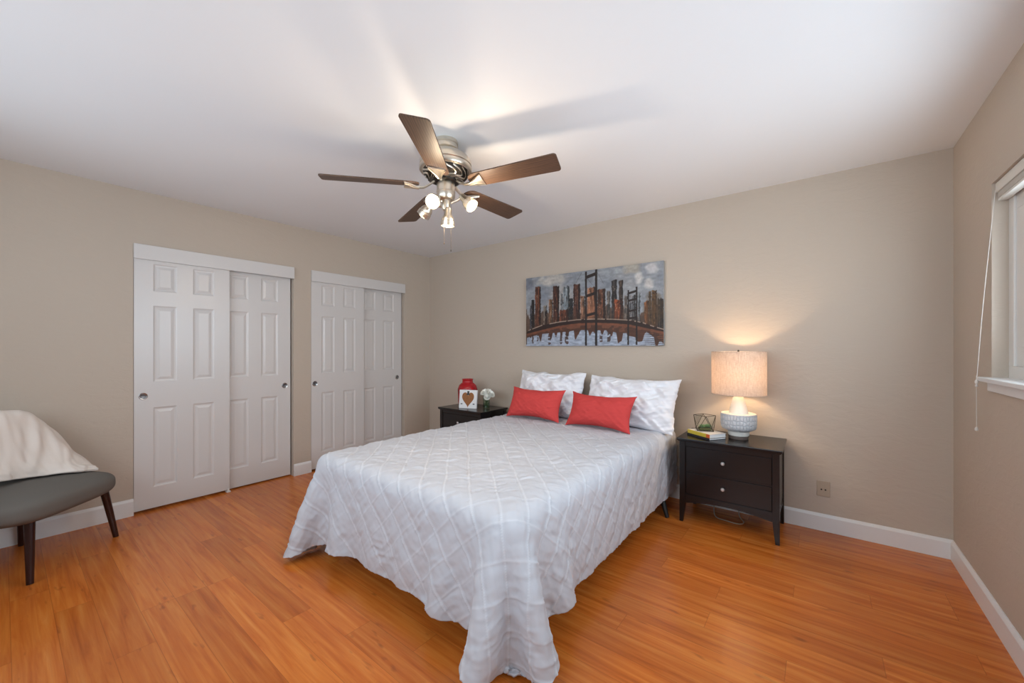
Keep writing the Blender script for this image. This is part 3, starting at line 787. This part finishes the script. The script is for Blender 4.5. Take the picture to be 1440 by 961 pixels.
book((bkx+0.002, bky+0.002, 0.6198), ba, 0.208, 0.150, 0.026, M['bookw'], 'thicker white-paged book with yellow spine, topmost of the nightstand stack', M['yellow'], M['orange'])
box_t = thing('terrarium', 'small geometric glass terrarium with bronze edges and succulents on the books', 'terrarium', (3.385, -0.285, 0.6462), 0.35)
bv_ = [Vector((0.074*math.cos(t), 0.066*math.sin(t), 0.003)) for t in [math.pi/4+k*math.pi/2 for k in range(4)]]
tv_ = [Vector((0.074*math.cos(t), 0.070*math.sin(t), 0.112)) for t in [math.pi/2+k*math.pi/2 for k in range(4)]]
edges = []; faces = []
for i in range(4):
    j = (i+1) % 4
    edges += [(bv_[i], bv_[j]), (tv_[i], tv_[j]), (bv_[i], tv_[i]), (bv_[j], tv_[i])]
    faces += [(bv_[i], bv_[j], tv_[i]), (tv_[i], bv_[j], tv_[j])]
bm = bmesh.new()
def bar(bm, p_, q_, r_=0.0019, sg=6):
    t = (q_-p_).normalized(); up = Vector((0, 0, 1)) if abs(t.z) < .9 else Vector((1, 0, 0)); s = t.cross(up).normalized(); u = s.cross(t)
    A = [bm.verts.new(p_+r_*(math.cos(k*2*math.pi/sg)*s+math.sin(k*2*math.pi/sg)*u)) for k in range(sg)]
    B = [bm.verts.new(q_+r_*(math.cos(k*2*math.pi/sg)*s+math.sin(k*2*math.pi/sg)*u)) for k in range(sg)]
    for k in range(sg): bm.faces.new((A[k], A[(k+1) % sg], B[(k+1) % sg], B[k]))
    bm.faces.new(A[::-1]); bm.faces.new(B)
for p_, q_ in edges: bar(bm, p_, q_)
mesh_obj('metal_frame', bm, M['brass'], box_t, smooth=50)
bm = bmesh.new()
for f_ in faces: bm.faces.new([bm.verts.new(v) for v in f_])
bm.faces.new([bm.verts.new(v) for v in bv_[::-1]])
mesh_obj('glass_facets', bm, M['glass'], box_t)
bm = bmesh.new(); bx(bm, -0.041, 0.041, -0.032, 0.032, 0.004, 0.022, 0.006)
mesh_obj('soil', bm, M['soil'], box_t)
for (sx, sy, sc) in ((-0.018, -0.008, 1.0), (0.024, 0.006, 1.1), (0.002, 0.016, 0.8)):
    bm = bmesh.new()
    for ring, (nl, tilt, ln) in enumerate(((9, 0.35, 0.030), (7, 0.75, 0.030), (5, 1.15, 0.026))):
        for k in range(nl):
            a = k*2*math.pi/nl+ring*.4; dirv = Vector((math.cos(a)*math.cos(tilt), math.sin(a)*math.cos(tilt), math.sin(tilt)))
            sd = Vector((-math.sin(a), math.cos(a), 0)); up = dirv.cross(sd)
            o_ = Vector((sx, sy, 0.022)); prev = None
            for s, wd in ((0, .003), (.35, .0065), (.7, .0055), (1, .0006)):
                c0 = o_+dirv*ln*sc*s; cur = [bm.verts.new(c0+sd*wd*sc), bm.verts.new(c0+up*wd*.5*sc), bm.verts.new(c0-sd*wd*sc), bm.verts.new(c0-up*wd*.5*sc)]
                if prev:
                    for q in range(4): bm.faces.new((prev[q], prev[(q+1) % 4], cur[(q+1) % 4], cur[q]))
                prev = cur
    mesh_obj('succulent', bm, M['succ'], box_t, smooth=60)

# ------------------------------------------------------------------ left nightstand decor
TZ = 0.6055
jar = thing('ceramic_jar', 'glossy red ceramic lantern jar with cut-out pattern behind the white heart sign', 'jar', (0.955, -0.27, TZ))
lathe('jar_body', [(0.0001, 0), (0.080, 0), (0.100, 0.012), (0.106, 0.05), (0.108, 0.15), (0.106, 0.20), (0.095, 0.232), (0.072, 0.254), (0.060, 0.262), (0.058, 0.290), (0.063, 0.296), (0.062, 0.302), (0.054, 0.302), (0.052, 0.262), (0.0001, 0.24)], M['vred'], jar, 64, smooth=60)
bm = bmesh.new()
for k in range(12):
    a = k*2*math.pi/12
    for (dz, da) in ((0.185, 0), (0.165, 0.26)):
        m_ = basis((0.1085*math.cos(a+da), 0.1085*math.sin(a+da), dz), (math.cos(a+da), math.sin(a+da), 0), (0, 0, 1))
        r0 = [bm.verts.new(m_ @ Vector((0.0085*math.cos(t), 0.0085*math.sin(t), 0.0006))) for t in np.linspace(0, 2*math.pi, 13)[:-1]]
        r1 = [bm.verts.new(m_ @ Vector((0.013*math.cos(t), 0.013*math.sin(t), 0.0012))) for t in np.linspace(0, 2*math.pi, 13)[:-1]]
        for q in range(12): bm.faces.new((r0[q], r0[(q+1) % 12], r1[(q+1) % 12], r1[q]))
mesh_obj('cutout_rims', bm, M['vred'], jar, smooth=60)
bm = bmesh.new()
for k in range(12):
    a = k*2*math.pi/12
    for (dz, da) in ((0.185, 0), (0.165, 0.26)):
        m_ = basis((0.1088*math.cos(a+da), 0.1088*math.sin(a+da), dz), (math.cos(a+da), math.sin(a+da), 0), (0, 0, 1))
        bm.faces.new([bm.verts.new(m_ @ Vector((0.008*math.cos(t), 0.008*math.sin(t), 0.0004))) for t in np.linspace(0, 2*math.pi, 13)[:-1]])
mesh_obj('cutout_holes', bm, M['hole'], jar)

sg = thing('heart_sign', 'square white wooden sign with a brown heart motif, leaning on the red jar', 'sign', (1.082, -0.402, TZ), 0.36)
sw, sh_, lean = 0.102, 0.196, Matrix.Rotation(R(-7), 4, 'X')
bm = bmesh.new(); bx(bm, -sw, sw, 0, 0.022, 0, sh_, 0.002, 2, lean); mesh_obj('board', bm, M['sign'], sg)
def flat(name, pts, mat, d=0.0012):
    bm = bmesh.new(); A = [bm.verts.new(lean @ Vector((x, -0.0002, z))) for x, z in pts]; B = [bm.verts.new(lean @ Vector((x, -d, z))) for x, z in pts]
    bm.faces.new(B); bm.faces.new(A[::-1])
    for k in range(len(pts)): bm.faces.new((A[k], A[(k+1) % len(pts)], B[(k+1) % len(pts)], B[k]))
    return mesh_obj(name, bm, mat, sg)
hp = []
for t in np.linspace(0, 2*math.pi, 48, endpoint=False):
    x = 16*math.sin(t)**3; y = 13*math.cos(t)-5*math.cos(2*t)-2*math.cos(3*t)-math.cos(4*t); hp.append((x*0.0043, 0.102+y*0.0056))
flat('heart', hp, M['heart'])
flat('dark_bow', [(-0.022, 0.142), (0.022, 0.142), (0.012, 0.156), (0.012, 0.184), (-0.010, 0.184), (-0.011, 0.156)], M['hat'], 0.002)
for x0 in (-0.072, 0.068):
    flat('small_motif', [(x0-0.014, 0.046), (x0-0.004, 0.040), (x0+0.014, 0.044), (x0+0.006, 0.052), (x0-0.006, 0.051)], M['hat'])

fl = thing('flower_vase', 'small clear glass vase of white roses beside the heart sign', 'vase of flowers', (1.235, -0.272, TZ))
lathe('glass_vase', [(0.0001, 0), (0.034, 0), (0.037, 0.004), (0.036, 0.09), (0.038, 0.118), (0.0355, 0.118), (0.0335, 0.09), (0.034, 0.008), (0.0001, 0.006)], M['vglass'], fl, 40)
lathe('water', [(0.0001, 0.0075), (0.033, 0.0085), (0.0328, 0.052), (0.0001, 0.052)], M['water'], fl, 32)
def rose(cx, cy, cz, r, tilt):
    bm = bmesh.new(); r2 = np.random.default_rng(int(cx*1e4) % 991+3)
    for layer, (n_, rad, h) in enumerate(((3, .35, 1.0), (5, .62, .92), (6, .9, .72), (7, 1.1, .45))):
        for k in range(n_):
            a = k*2*math.pi/n_+layer*.7
            prev = None
            for u in np.linspace(0, 1, 6):
                row = []
                for v in np.linspace(-1, 1, 6):
                    aa = a+v*(math.pi/n_)*1.15; rr = r*rad*(0.25+0.75*math.sin(u*1.5))*(1-0.06*v*v)+r*0.14*u**4
                    zz = r*(-0.65+1.45*h*u*(1-0.18*v*v))
                    row.append(bm.verts.new((rr*math.cos(aa), rr*math.sin(aa), zz)))
                if prev:
                    for q in range(5): bm.faces.new((prev[q], prev[q+1], row[q+1], row[q]))
                prev = row
    m_ = Matrix.Translation((cx, cy, cz)) @ Matrix.Rotation(tilt[0], 4, 'X') @ Matrix.Rotation(tilt[1], 4, 'Y')
    bmesh.ops.transform(bm, matrix=m_, verts=bm.verts)
    return mesh_obj('rose', bm, M['petal'], fl, smooth=80)
for (cx, cy, cz, r, tl) in ((-0.045, -0.005, 0.158, 0.030, (0.2, -0.5)), (0.010, -0.030, 0.172, 0.040, (0.5, 0.1)), (0.060, 0.0, 0.155, 0.040, (0.2, 0.6)), (0.012, 0.028, 0.178, 0.034, (-0.4, 0.1)), (0.048, -0.042, 0.128, 0.030, (0.9, 0.5))):
    o = rose(cx, cy, cz, r, tl)
    tube('stem', [(cx*0.95, cy*0.95, cz-r*0.7), (cx*0.4, cy*0.4, 0.09), (-cx*0.35, -cy*0.35, 0.012)], 0.0022, M['green'], fl, 6)

# ------------------------------------------------------------------ bed
BX0, BX1, BY0, BY1 = 1.590, 3.120, -2.255, -0.095
MT = 0.570
bed = thing('bed', 'queen bed on a low dark frame, hidden under the white duvet', 'bed', ((BX0+BX1)/2, (BY0+BY1)/2, 0))
cx_, cy_ = (BX0+BX1)/2, (BY0+BY1)/2
hx, hy = (BX1-BX0)/2, (BY1-BY0)/2
bm = bmesh.new(); bx(bm, -hx, hx, -hy, hy, 0.345, MT, 0.045, 5); mesh_obj('mattress', bm, M['sheet'], bed, smooth=60)
bm = bmesh.new(); bx(bm, -hx+.01, hx-.01, -hy+.01, hy-.01, 0.20, 0.3445, 0.02, 3); mesh_obj('box_spring', bm, M['sheet'], bed, smooth=60)
bm = bmesh.new()
for y in (-hy+.03, hy-.06): bx(bm, -hx+.01, hx-.01, y, y+.03, 0.165, 0.1995, 0.002)
for x in (-hx+.02, -0.015, hx-.05): bx(bm, x, x+.03, -hy+.03, hy-.03, 0.165, 0.1995, 0.002)
mesh_obj('frame_rail', bm, M['frame'], bed)
for (x, y) in ((-hx+.06, -hy+.08), (hx-.06, -hy+.08), (-hx+.06, hy-.25), (0, -0.2)):
    bm = bmesh.new(); bx(bm, x-.02, x+.02, y-.02, y+.02, 0, 0.165, 0.003); mesh_obj('leg', bm, M['frame'], bed)
# dark tapered tube slanting to the floor beside the right nightstand
tube('leg', [(3.075-cx_, -0.40-cy_, 0.172), (3.13-cx_, -0.425-cy_, 0.10), (3.165-cx_, -0.442-cy_, 0.0)], 0.018, M['frame'], bed, 12, radii=[0.026, 0.020, 0.015])

# duvet: draped cloth computed by a small position-based solver
def drape():
    h = 0.0300; CUT = 0.17
    U0, U1 = -1.20, 1.20       # across the bed
    V0, V1 = -1.53, 1.060       # along the bed (foot .. head)
    nu = int(round((U1-U0)/h))+1; nv = int(round((V1-V0)/h))+1
    u = np.linspace(U0, U1, nu); v = np.linspace(V0, V1, nv)
    X = np.stack(np.meshgrid(u, v, indexing='ij')+[np.zeros((nu, nv))], -1)
    an = np.clip(np.abs(X[..., 0])/U1, 0, 1); bn = np.clip(X[..., 1]/V0, 0, 1)
    cut = np.where(X[..., 0] < 0, CUT, CUT)*(an**7)*(bn**7)
    X[..., 0] -= np.sign(X[..., 0])*cut; X[..., 1] += cut
    rg = np.random.default_rng(3)
    x = X.copy(); x[..., 2] = MT+0.03; x += rg.normal(0, 0.0015, x.shape)
    # begin slightly folded over so that the corners fall as cones
    ox = np.maximum(np.abs(x[..., 0])-hx, 0); oy = np.maximum(-x[..., 1]-hy, 0)
    vel = np.zeros_like(x)
    du, dv = u[1]-u[0], v[1]-v[0]; dd = math.hypot(du, dv)
    cons = []
    def add(di, dj, L, k):
        n_, m_ = nu-abs(di), nv-abs(dj)
        # colour so that no vertex is shared inside a batch
        if di:
            for c in range(2*di):
                ii = np.array([i for i in range(nu-di) if (i//di) % 2 == (c//di) and (i % di) == c % di])
                if len(ii) == 0: continue
                if dj >= 0: ja, jb = slice(0, nv-dj), slice(dj, nv)
                else: ja, jb = slice(-dj, nv), slice(0, nv+dj)
                cons.append((ii, ja, ii+di, jb, np.linalg.norm(X[ii, ja]-X[ii+di, jb], axis=-1, keepdims=True), k, 0))
        else:
            for c in range(2*dj):
                jj = np.array([j for j in range(nv-dj) if (j//dj) % 2 == (c//dj) and (j % dj) == c % dj])
                if len(jj) == 0: continue
                cons.append((slice(0, nu), jj, slice(0, nu), jj+dj, np.linalg.norm(X[:, jj]-X[:, jj+dj], axis=-1, keepdims=True), k, 1))
    add(1, 0, du, 1.0); add(0, 1, dv, 1.0); add(1, 1, dd, 0.45); add(1, -1, dd, 0.45)
    add(2, 0, 2*du, 0.22); add(0, 2, 2*dv, 0.22); add(4, 0, 4*du, 0.10); add(0, 4, 4*dv, 0.10)
    rc = 0.055; off = 0.022
    zc = MT+0.012
    top = zc
    dt = 0.016
    for step in range(230):
        vel[..., 2] -= 9.8*dt
        vel *= 0.965
        p = x+vel*dt
        for it in range(9):
            for (ia, ja, ib, jb, L, k, _) in cons:
                a = p[ia, ja]; b = p[ib, jb]
                d = b-a; l = np.sqrt((d*d).sum(-1, keepdims=True))+1e-9
                c = d*(0.5*k*(l-L)/l)
                p[ia, ja] = a+c; p[ib, jb] = b-c
            # rounded box collision
            q = p.copy()
            cxx = np.clip(q[..., 0], -hx+rc, hx-rc); cyy = np.clip(q[..., 1], -hy+rc, hy-rc+0.3); czz = np.clip(q[..., 2], 0.12, zc-rc)
            cc_ = np.stack([cxx, cyy, czz], -1)
            d = q-cc_; l = np.sqrt((d*d).sum(-1))
            rad = rc+off
            hit = l < rad
            ins = l < 1e-6
            d[ins] = (0, 0, 1); l = np.where(ins, 1, l)
            p[hit] = (cc_+d/l[..., None]*rad)[hit]
            fl_ = p[..., 2] < 0.020; p[..., 2] = np.where(fl_, 0.020, p[..., 2])
            # wall behind the head of the bed
            p[..., 1] = np.minimum(p[..., 1], -0.03-cy_)
        fr = 0.55 if step < 200 else 0.9
        con = hit
        dx = p-x
        dx[(p[..., 2] < 0.021) & ~hit] *= np.array([0.75, 0.75, 1.0])
        dx[con] *= np.array([1-fr, 1-fr, 1.0])
        core = (np.abs(x[..., 0]) < hx-0.10) & (np.abs(x[..., 1]) < hy-0.10)
        dx[core & con] *= np.array([0.0, 0.0, 1.0])
        xn = x+dx; vel = (xn-x)/dt
        vm = np.sqrt((vel**2).sum(-1, keepdims=True)); vel = vel/np.maximum(1, vm/2.5)
        x = xn
    return x, X[..., 0], X[..., 1]
dx_, du_, dv_ = drape()
def upsample(A, k):
    """cubic (Catmull-Rom) resampling along axis 0"""
    n = A.shape[0]; t = np.linspace(0, n-1, (n-1)*k+1); i = np.minimum(t.astype(int), n-2); f = (t-i).reshape((-1,)+(1,)*(A.ndim-1))
    P0 = A[np.maximum(i-1, 0)]; P1 = A[i]; P2 = A[i+1]; P3 = A[np.minimum(i+2, n-1)]
    return 0.5*((2*P1)+(-P0+P2)*f+(2*P0-5*P1+4*P2-P3)*f*f+(-P0+3*P1-3*P2+P3)*f**3)
def smooth2(A, it=2):
    for _ in range(it):
        B = A.copy(); B[1:-1] = 0.25*A[:-2]+0.5*A[1:-1]+0.25*A[2:]; A = B.copy()
        A[:, 1:-1] = 0.25*B[:, :-2]+0.5*B[:, 1:-1]+0.25*B[:, 2:]
    return A
K = 5
G = upsample(upsample(smooth2(dx_, 1), K).transpose(1, 0, 2), K).transpose(1, 0, 2)
uu = upsample(upsample(du_, K).T, K).T+cx_; vv = upsample(upsample(dv_, K).T, K).T+cy_
tu = np.gradient(G, axis=0); tv = np.gradient(G, axis=1)
nrm = np.cross(tu, tv); nrm /= np.linalg.norm(nrm, axis=-1, keepdims=True)+1e-9
def vnoise(a, b, fx, fy, seed):
    g = np.random.default_rng(seed).random((256, 256))
    x = a*fx+100; y = b*fy+100; i = np.floor(x).astype(int); j = np.floor(y).astype(int); f = x-i; g_ = y-j
    f = f*f*(3-2*f); g_ = g_*g_*(3-2*g_); i %= 255; j %= 255
    return (g[i, j]*(1-f)+g[i+1, j]*f)*(1-g_)+(g[i, j+1]*(1-f)+g[i+1, j+1]*f)*g_
UU, VV = np.broadcast_arrays(uu, vv)
wob = 0.010*(vnoise(UU, VV, 9, 9, 1)-.5)
s1 = (UU+VV)/math.sqrt(2)+wob; s2 = (UU-VV)/math.sqrt(2)+0.010*(vnoise(UU, VV, 8, 8, 2)-.5)
SP1, SP2 = 0.1155, 0.1155
def dist(s, sp, o): f = np.mod(s-o, sp); return np.minimum(f, sp-f)
D1 = dist(s1, SP1, 0.461); D2 = dist(s2, SP2, 0.02)
tuft = vnoise(UU, VV, 190, 190, 77)
R1 = np.exp(-(D1/0.0034)**2); R2 = np.exp(-(D2/0.0030)**2)*np.clip(vnoise(UU, VV, 2.2, 2.2, 78)*1.6-.25, 0.15, 1)
ridge = np.maximum(R1, 0.6*R2)*(0.75+0.5*tuft)
valley = np.exp(-(D1/0.018)**2)+0.3*np.exp(-(D2/0.018)**2)
puff = np.minimum(D1, 0.04)/0.04*(0.75+0.25*np.minimum(D2, 0.03)/0.03)
wr = 0.0048*(vnoise(s1, s2, 16, 42, 5)-.5)+0.0034*(vnoise(s1, s2, 60, 20, 6)-.5)+0.0010*(vnoise(UU, VV, 120, 120, 7)-.5)
wr2 = 0.010*(vnoise(UU, VV, 5, 5, 8)-.5)
disp = 0.0068*ridge-0.0022*valley+0.004*puff+wr+wr2
hang = np.clip((MT-G[..., 2])/0.25, 0, 1)
def rid(a, b, fx, fy, sd): return 0.5-np.abs(vnoise(a, b, fx, fy, sd)-.5)*2
wx = UU+0.05*(vnoise(UU, VV, 6, 6, 101)-.5); wy = VV+0.05*(vnoise(UU, VV, 6, 6, 102)-.5)
disp += (0.0042+0.005*hang)*rid(wx+wy*.3, wy-wx*.2, 13, 22, 103)*np.clip(vnoise(UU, VV, 3, 3, 104)*2-.5, .15, 1)
disp += 0.0032*rid(wx*.8-wy*.6, wy, 34, 15, 105)
disp += hang*0.012*(vnoise(UU, VV, 12, 3, 10)-.5)*(np.abs(UU-cx_) < hx+.05)
disp += hang*0.010*(vnoise(UU, VV, 3, 12, 12)-.5)*(VV-cy_ > -hy)
sgn = 1 if nrm[nrm.shape[0]//2, nrm.shape[1]//2, 2] > 0 else -1
G2 = G+sgn*nrm*disp[..., None]
# tufted hem
eds = 0.006*(vnoise(UU, VV, 60, 60, 14)-.5)
G2[:3, :, 2] += eds[:3]; G2[-3:, :, 2] += eds[-3:]; G2[:, :3, 2] += eds[:, :3]
G2[..., 2] = np.maximum(G2[..., 2], 0.012)
G2[..., 0] += cx_; G2[..., 1] += cy_
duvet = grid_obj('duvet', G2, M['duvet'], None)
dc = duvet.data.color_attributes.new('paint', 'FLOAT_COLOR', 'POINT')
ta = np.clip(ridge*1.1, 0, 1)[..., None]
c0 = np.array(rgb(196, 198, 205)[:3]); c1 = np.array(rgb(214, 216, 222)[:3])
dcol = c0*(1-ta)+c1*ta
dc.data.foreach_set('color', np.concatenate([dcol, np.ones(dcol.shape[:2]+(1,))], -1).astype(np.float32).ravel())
so = duvet.modifiers.new('solid', 'SOLIDIFY'); so.thickness = 0.009; so.offset = -1*sgn if sgn > 0 else 1
tag(duvet, 'white tufted diamond-pattern duvet draped over the bed nearly to the floor', 'duvet')

# ------------------------------------------------------------------ pillows
def cushion(name, w_, h_, t_, mat, label, cat, locv, rot, group=None, wr=0.0, seed=1, pinch=0.10, power=0.42):
    n = 84; m = 60
    a = np.linspace(-1, 1, n); b = np.linspace(-1, 1, m)
    A, B = np.meshgrid(a, b, indexing='ij')
    px = A*w_/2*(1-pinch*(1-B*B)*np.abs(A)**2*0.55); pz = B*h_/2*(1-pinch*(1-A*A)*np.abs(B)**2*1.0)
    th = t_/2*np.clip((1-np.abs(A)**2.6)*(1-np.abs(B)**2.2), 0, 1)**power
    N = vnoise(A, B, 3.5, 3, seed)-.5; N2 = vnoise(A+B*.6, B, 9, 4, seed+1)-.5
    N2 = N2+1.1*(0.25-np.abs(vnoise(A*.7-B*.9, A+B*.5, 4.5, 2.2, seed+2)-.5))+0.5*(vnoise(A-B, B, 14, 9, seed+3)-.5)
    edge = np.clip(1.05-np.maximum(np.abs(A), np.abs(B)), 0, .25)/.25
    front = th+(wr*(N*1.2+N2*.8))*edge; back = -th*0.9+wr*.5*N2*edge
    px = px+wr*.4*N2; pz = pz+wr*.5*(vnoise(A, B, 4, 4, seed+5)-.5)*np.abs(B)
    F = np.stack([px, -front, pz], -1); Bk = np.stack([px, -back, pz], -1)
    verts = np.concatenate([F.reshape(-1, 3), Bk.reshape(-1, 3)])
    idx = np.arange(n*m).reshape(n, m); q = []
    for (o_, flip) in ((0, False), (n*m, True)):
        I = idx+o_; f = np.stack([I[:-1, :-1], I[1:, :-1], I[1:, 1:], I[:-1, 1:]], -1).reshape(-1, 4)
        q.append(f[:, ::-1] if flip else f)
    bd = list(idx[:, 0])+list(idx[-1, 1:])+list(idx[-2::-1, -1])+list(idx[0, -2:0:-1])
    sd = [(bd[k], bd[k]+n*m, bd[(k+1) % len(bd)]+n*m, bd[(k+1) % len(bd)]) for k in range(len(bd))]
    f = np.concatenate(q+[np.array(sd)])
    me = bpy.data.meshes.new(name); me.from_pydata(verts.tolist(), [], f.tolist())
    me.polygons.foreach_set('use_smooth', [True]*len(me.polygons))
    bm = bmesh.new(); bm.from_mesh(me); bmesh.ops.remove_doubles(bm, verts=bm.verts, dist=2e-4); bmesh.ops.recalc_face_normals(bm, faces=bm.faces); bm.to_mesh(me); bm.free()
    me.materials.append(mat)
    o = bpy.data.objects.new(name, me); link(o); o.location = locv; o.rotation_euler = rot
    s_ = o.modifiers.new('sub', 'SUBSURF'); s_.levels = 1; s_.render_levels = 1
    tag(o, label, cat, group); return o
WP = dict(wr=0.042, power=0.55)
cushion('pillow', 0.73, 0.46, 0.19, M['pillow'], 'white pillow against the wall on the left half of the bed', 'pillow', (1.985, -0.215, 0.808), (R(-20), 0, R(1)), 'white bed pillows', seed=21, **WP)
cushion('pillow', 0.80, 0.445, 0.20, M['pillow'], 'white pillow against the wall on the right half of the bed, nearest the lamp', 'pillow', (2.790, -0.240, 0.798), (R(-22), R(1), R(-3)), 'white bed pillows', seed=31, **WP)
cushion('cushion', 0.58, 0.30, 0.17, M['red'], 'coral red lumbar cushion in front of the left white pillow', 'cushion', (2.015, -0.490, 0.748), (R(-24), R(0), R(0)), 'red lumbar cushions', seed=41, wr=0.009, power=0.6, pinch=0.20)
cushion('cushion', 0.58, 0.30, 0.17, M['red'], 'coral red lumbar cushion in front of the right white pillow', 'cushion', (2.655, -0.505, 0.742), (R(-24), R(0), R(-3)), 'red lumbar cushions', seed=51, wr=0.009, power=0.6, pinch=0.20)

# ------------------------------------------------------------------ slipper chair
CHX, CHY = 0.397, -3.369
ch = thing('slipper_chair', 'charcoal armless slipper chair with dark tapered legs in the left corner', 'chair', (CHX, CHY, 0), R(135))
# local axes: +x along the front edge (towards the far end), +y backwards... front faces -y
def chair_local(wx, wy):
    a = ch.rotation_euler.z; dx, dy = wx-CHX, wy-CHY
    return (dx*math.cos(a)+dy*math.sin(a), -dx*math.sin(a)+dy*math.cos(a))
def superbox(name, hw_, hd, z0, z1, mat, parent, dome=0.03, n=40, m=40, e=3.2, crown=0.0):
    th = np.linspace(0, 2*np.pi, n*2, endpoint=False); ph = np.linspace(-np.pi/2, np.pi/2, m)
    T, Pp = np.meshgrid(th, ph, indexing='ij')
    sg_ = lambda v, p_: np.sign(v)*np.abs(v)**p_
    cx = sg_(np.cos(T), 2/e)*sg_(np.cos(Pp), 2/6.0); cy = sg_(np.sin(T), 2/e)*sg_(np.cos(Pp), 2/6.0); cz = sg_(np.sin(Pp), 2/3.0)
    P = np.stack([cx*hw_, cy*hd, (z0+z1)/2+cz*(z1-z0)/2+crown*np.clip(cz, 0, 1)*(1-cx**2)*(1-cy**2)], -1)
    return grid_obj(name, P, mat, parent, closed_u=True)
seat = superbox('seat', 0.335, 0.300, 0.305, 0.445, M['chair'], ch, e=4.0, crown=0.035)
# backrest: curved padded panel
def backrest():
    n, m = 36, 40
    out = []
    for i in range(n):
        s = -1+2*i/(n-1)
        ring = []
        for k in range(m):
            t = 2*math.pi*k/m
            cz = np.sign(math.sin(t))*abs(math.sin(t))**0.45; cyy = np.sign(math.cos(t))*abs(math.cos(t))**0.6
            e = (1-abs(s)**5)**(0.45)
            zc = 0.60+cz*0.235*(0.75+0.25*e); yb = 0.215+0.20*(zc-0.42)+cyy*0.05*e-0.03*s*s
            ring.append((s*0.285, yb, zc))
        out.append(ring)
    return np.array(out)
br = grid_obj('backrest', backrest(), M['chair'], ch, closed_v=True)
for (wx, wy, tx_, ty_) in ((0.745, -3.361, -0.055, 0.0), (0.363, -2.988, 0.0, -0.055), (0.056, -3.377, 0.055, 0.0), (0.43, -3.75, 0.0, 0.055)):
    b0 = chair_local(wx, wy); b1 = chair_local(wx+tx_, wy+ty_)
    tube('leg', [(b0[0], b0[1], 0.0), ((b0[0]+b1[0])/2, (b0[1]+b1[1])/2, 0.16), (b1[0], b1[1], 0.318)], 0.018, M['legwood'], ch, 20, radii=[0.0145, 0.0185, 0.022])

# throw blanket
def throw():
    # world-space control rows: each row runs from the seat edge up over the backrest; rows go from right (far) end to left
    rows = [
        [(0.335, -3.070, 0.463), (0.290, -3.085, 0.472), (0.235, -3.10, 0.490), (0.19, -3.13, 0.505), (0.14, -3.17, 0.500), (0.10, -3.22, 0.48)],
        [(0.375, -3.130, 0.472), (0.320, -3.160, 0.500), (0.260, -3.19, 0.580), (0.19, -3.22, 0.645), (0.12, -3.25, 0.600), (0.08, -3.28, 0.50)],
        [(0.385, -3.205, 0.482), (0.340, -3.240, 0.545), (0.275, -3.27, 0.700), (0.19, -3.31, 0.800), (0.10, -3.34, 0.750), (0.05, -3.37, 0.56)],
        [(0.385, -3.290, 0.486), (0.365, -3.330, 0.580), (0.305, -3.36, 0.775), (0.215, -3.39, 0.870), (0.12, -3.44, 0.800), (0.07, -3.50, 0.60)],
        [(0.400, -3.370, 0.494), (0.395, -3.410, 0.600), (0.350, -3.44, 0.800), (0.270, -3.48, 0.885), (0.18, -3.54, 0.810), (0.13, -3.59, 0.62)],
        [(0.440, -3.440, 0.505), (0.450, -3.490, 0.610), (0.415, -3.52, 0.800), (0.335, -3.57, 0.882), (0.25, -3.63, 0.800), (0.19, -3.68, 0.62)],
        [(0.500, -3.510, 0.515), (0.505, -3.560, 0.600), (0.475, -3.59, 0.780), (0.395, -3.64, 0.870), (0.31, -3.71, 0.780), (0.26, -3.76, 0.62)],
    ]
    A = np.array(rows); A = np.array([catmull(r_, 10) for r_ in A]); A = catmull(A.transpose(0, 1, 2).reshape(len(rows), -1), 10).reshape(-1, A.shape[1], 3)
    n, m = A.shape[:2]
    uu_, vv_ = np.meshgrid(np.linspace(0, 1, n), np.linspace(0, 1, m), indexing='ij')
    A[..., 2] += 0.030*(vnoise(uu_, vv_, 5, 8, 71)-.5)*np.clip(vv_*6, 0, 1)
    d = 0.028*(0.5-np.abs(vnoise(uu_+.3*vv_, vv_, 8, 3, 72)-.5)*2)+0.012*(vnoise(uu_, vv_, 22, 9, 73)-.5)
    A[..., 0] += d*.7; A[..., 1] += d*.7
    return A
TH = throw()
th_o = grid_obj('throw_blanket', TH, M['throw'], None)
so = th_o.modifiers.new('solid', 'SOLIDIFY'); so.thickness = 0.018; so.offset = 0
ss = th_o.modifiers.new('sub', 'SUBSURF'); ss.levels = 1; ss.render_levels = 1
tag(th_o, 'cream fleece throw draped over the back and seat of the slipper chair', 'throw blanket')
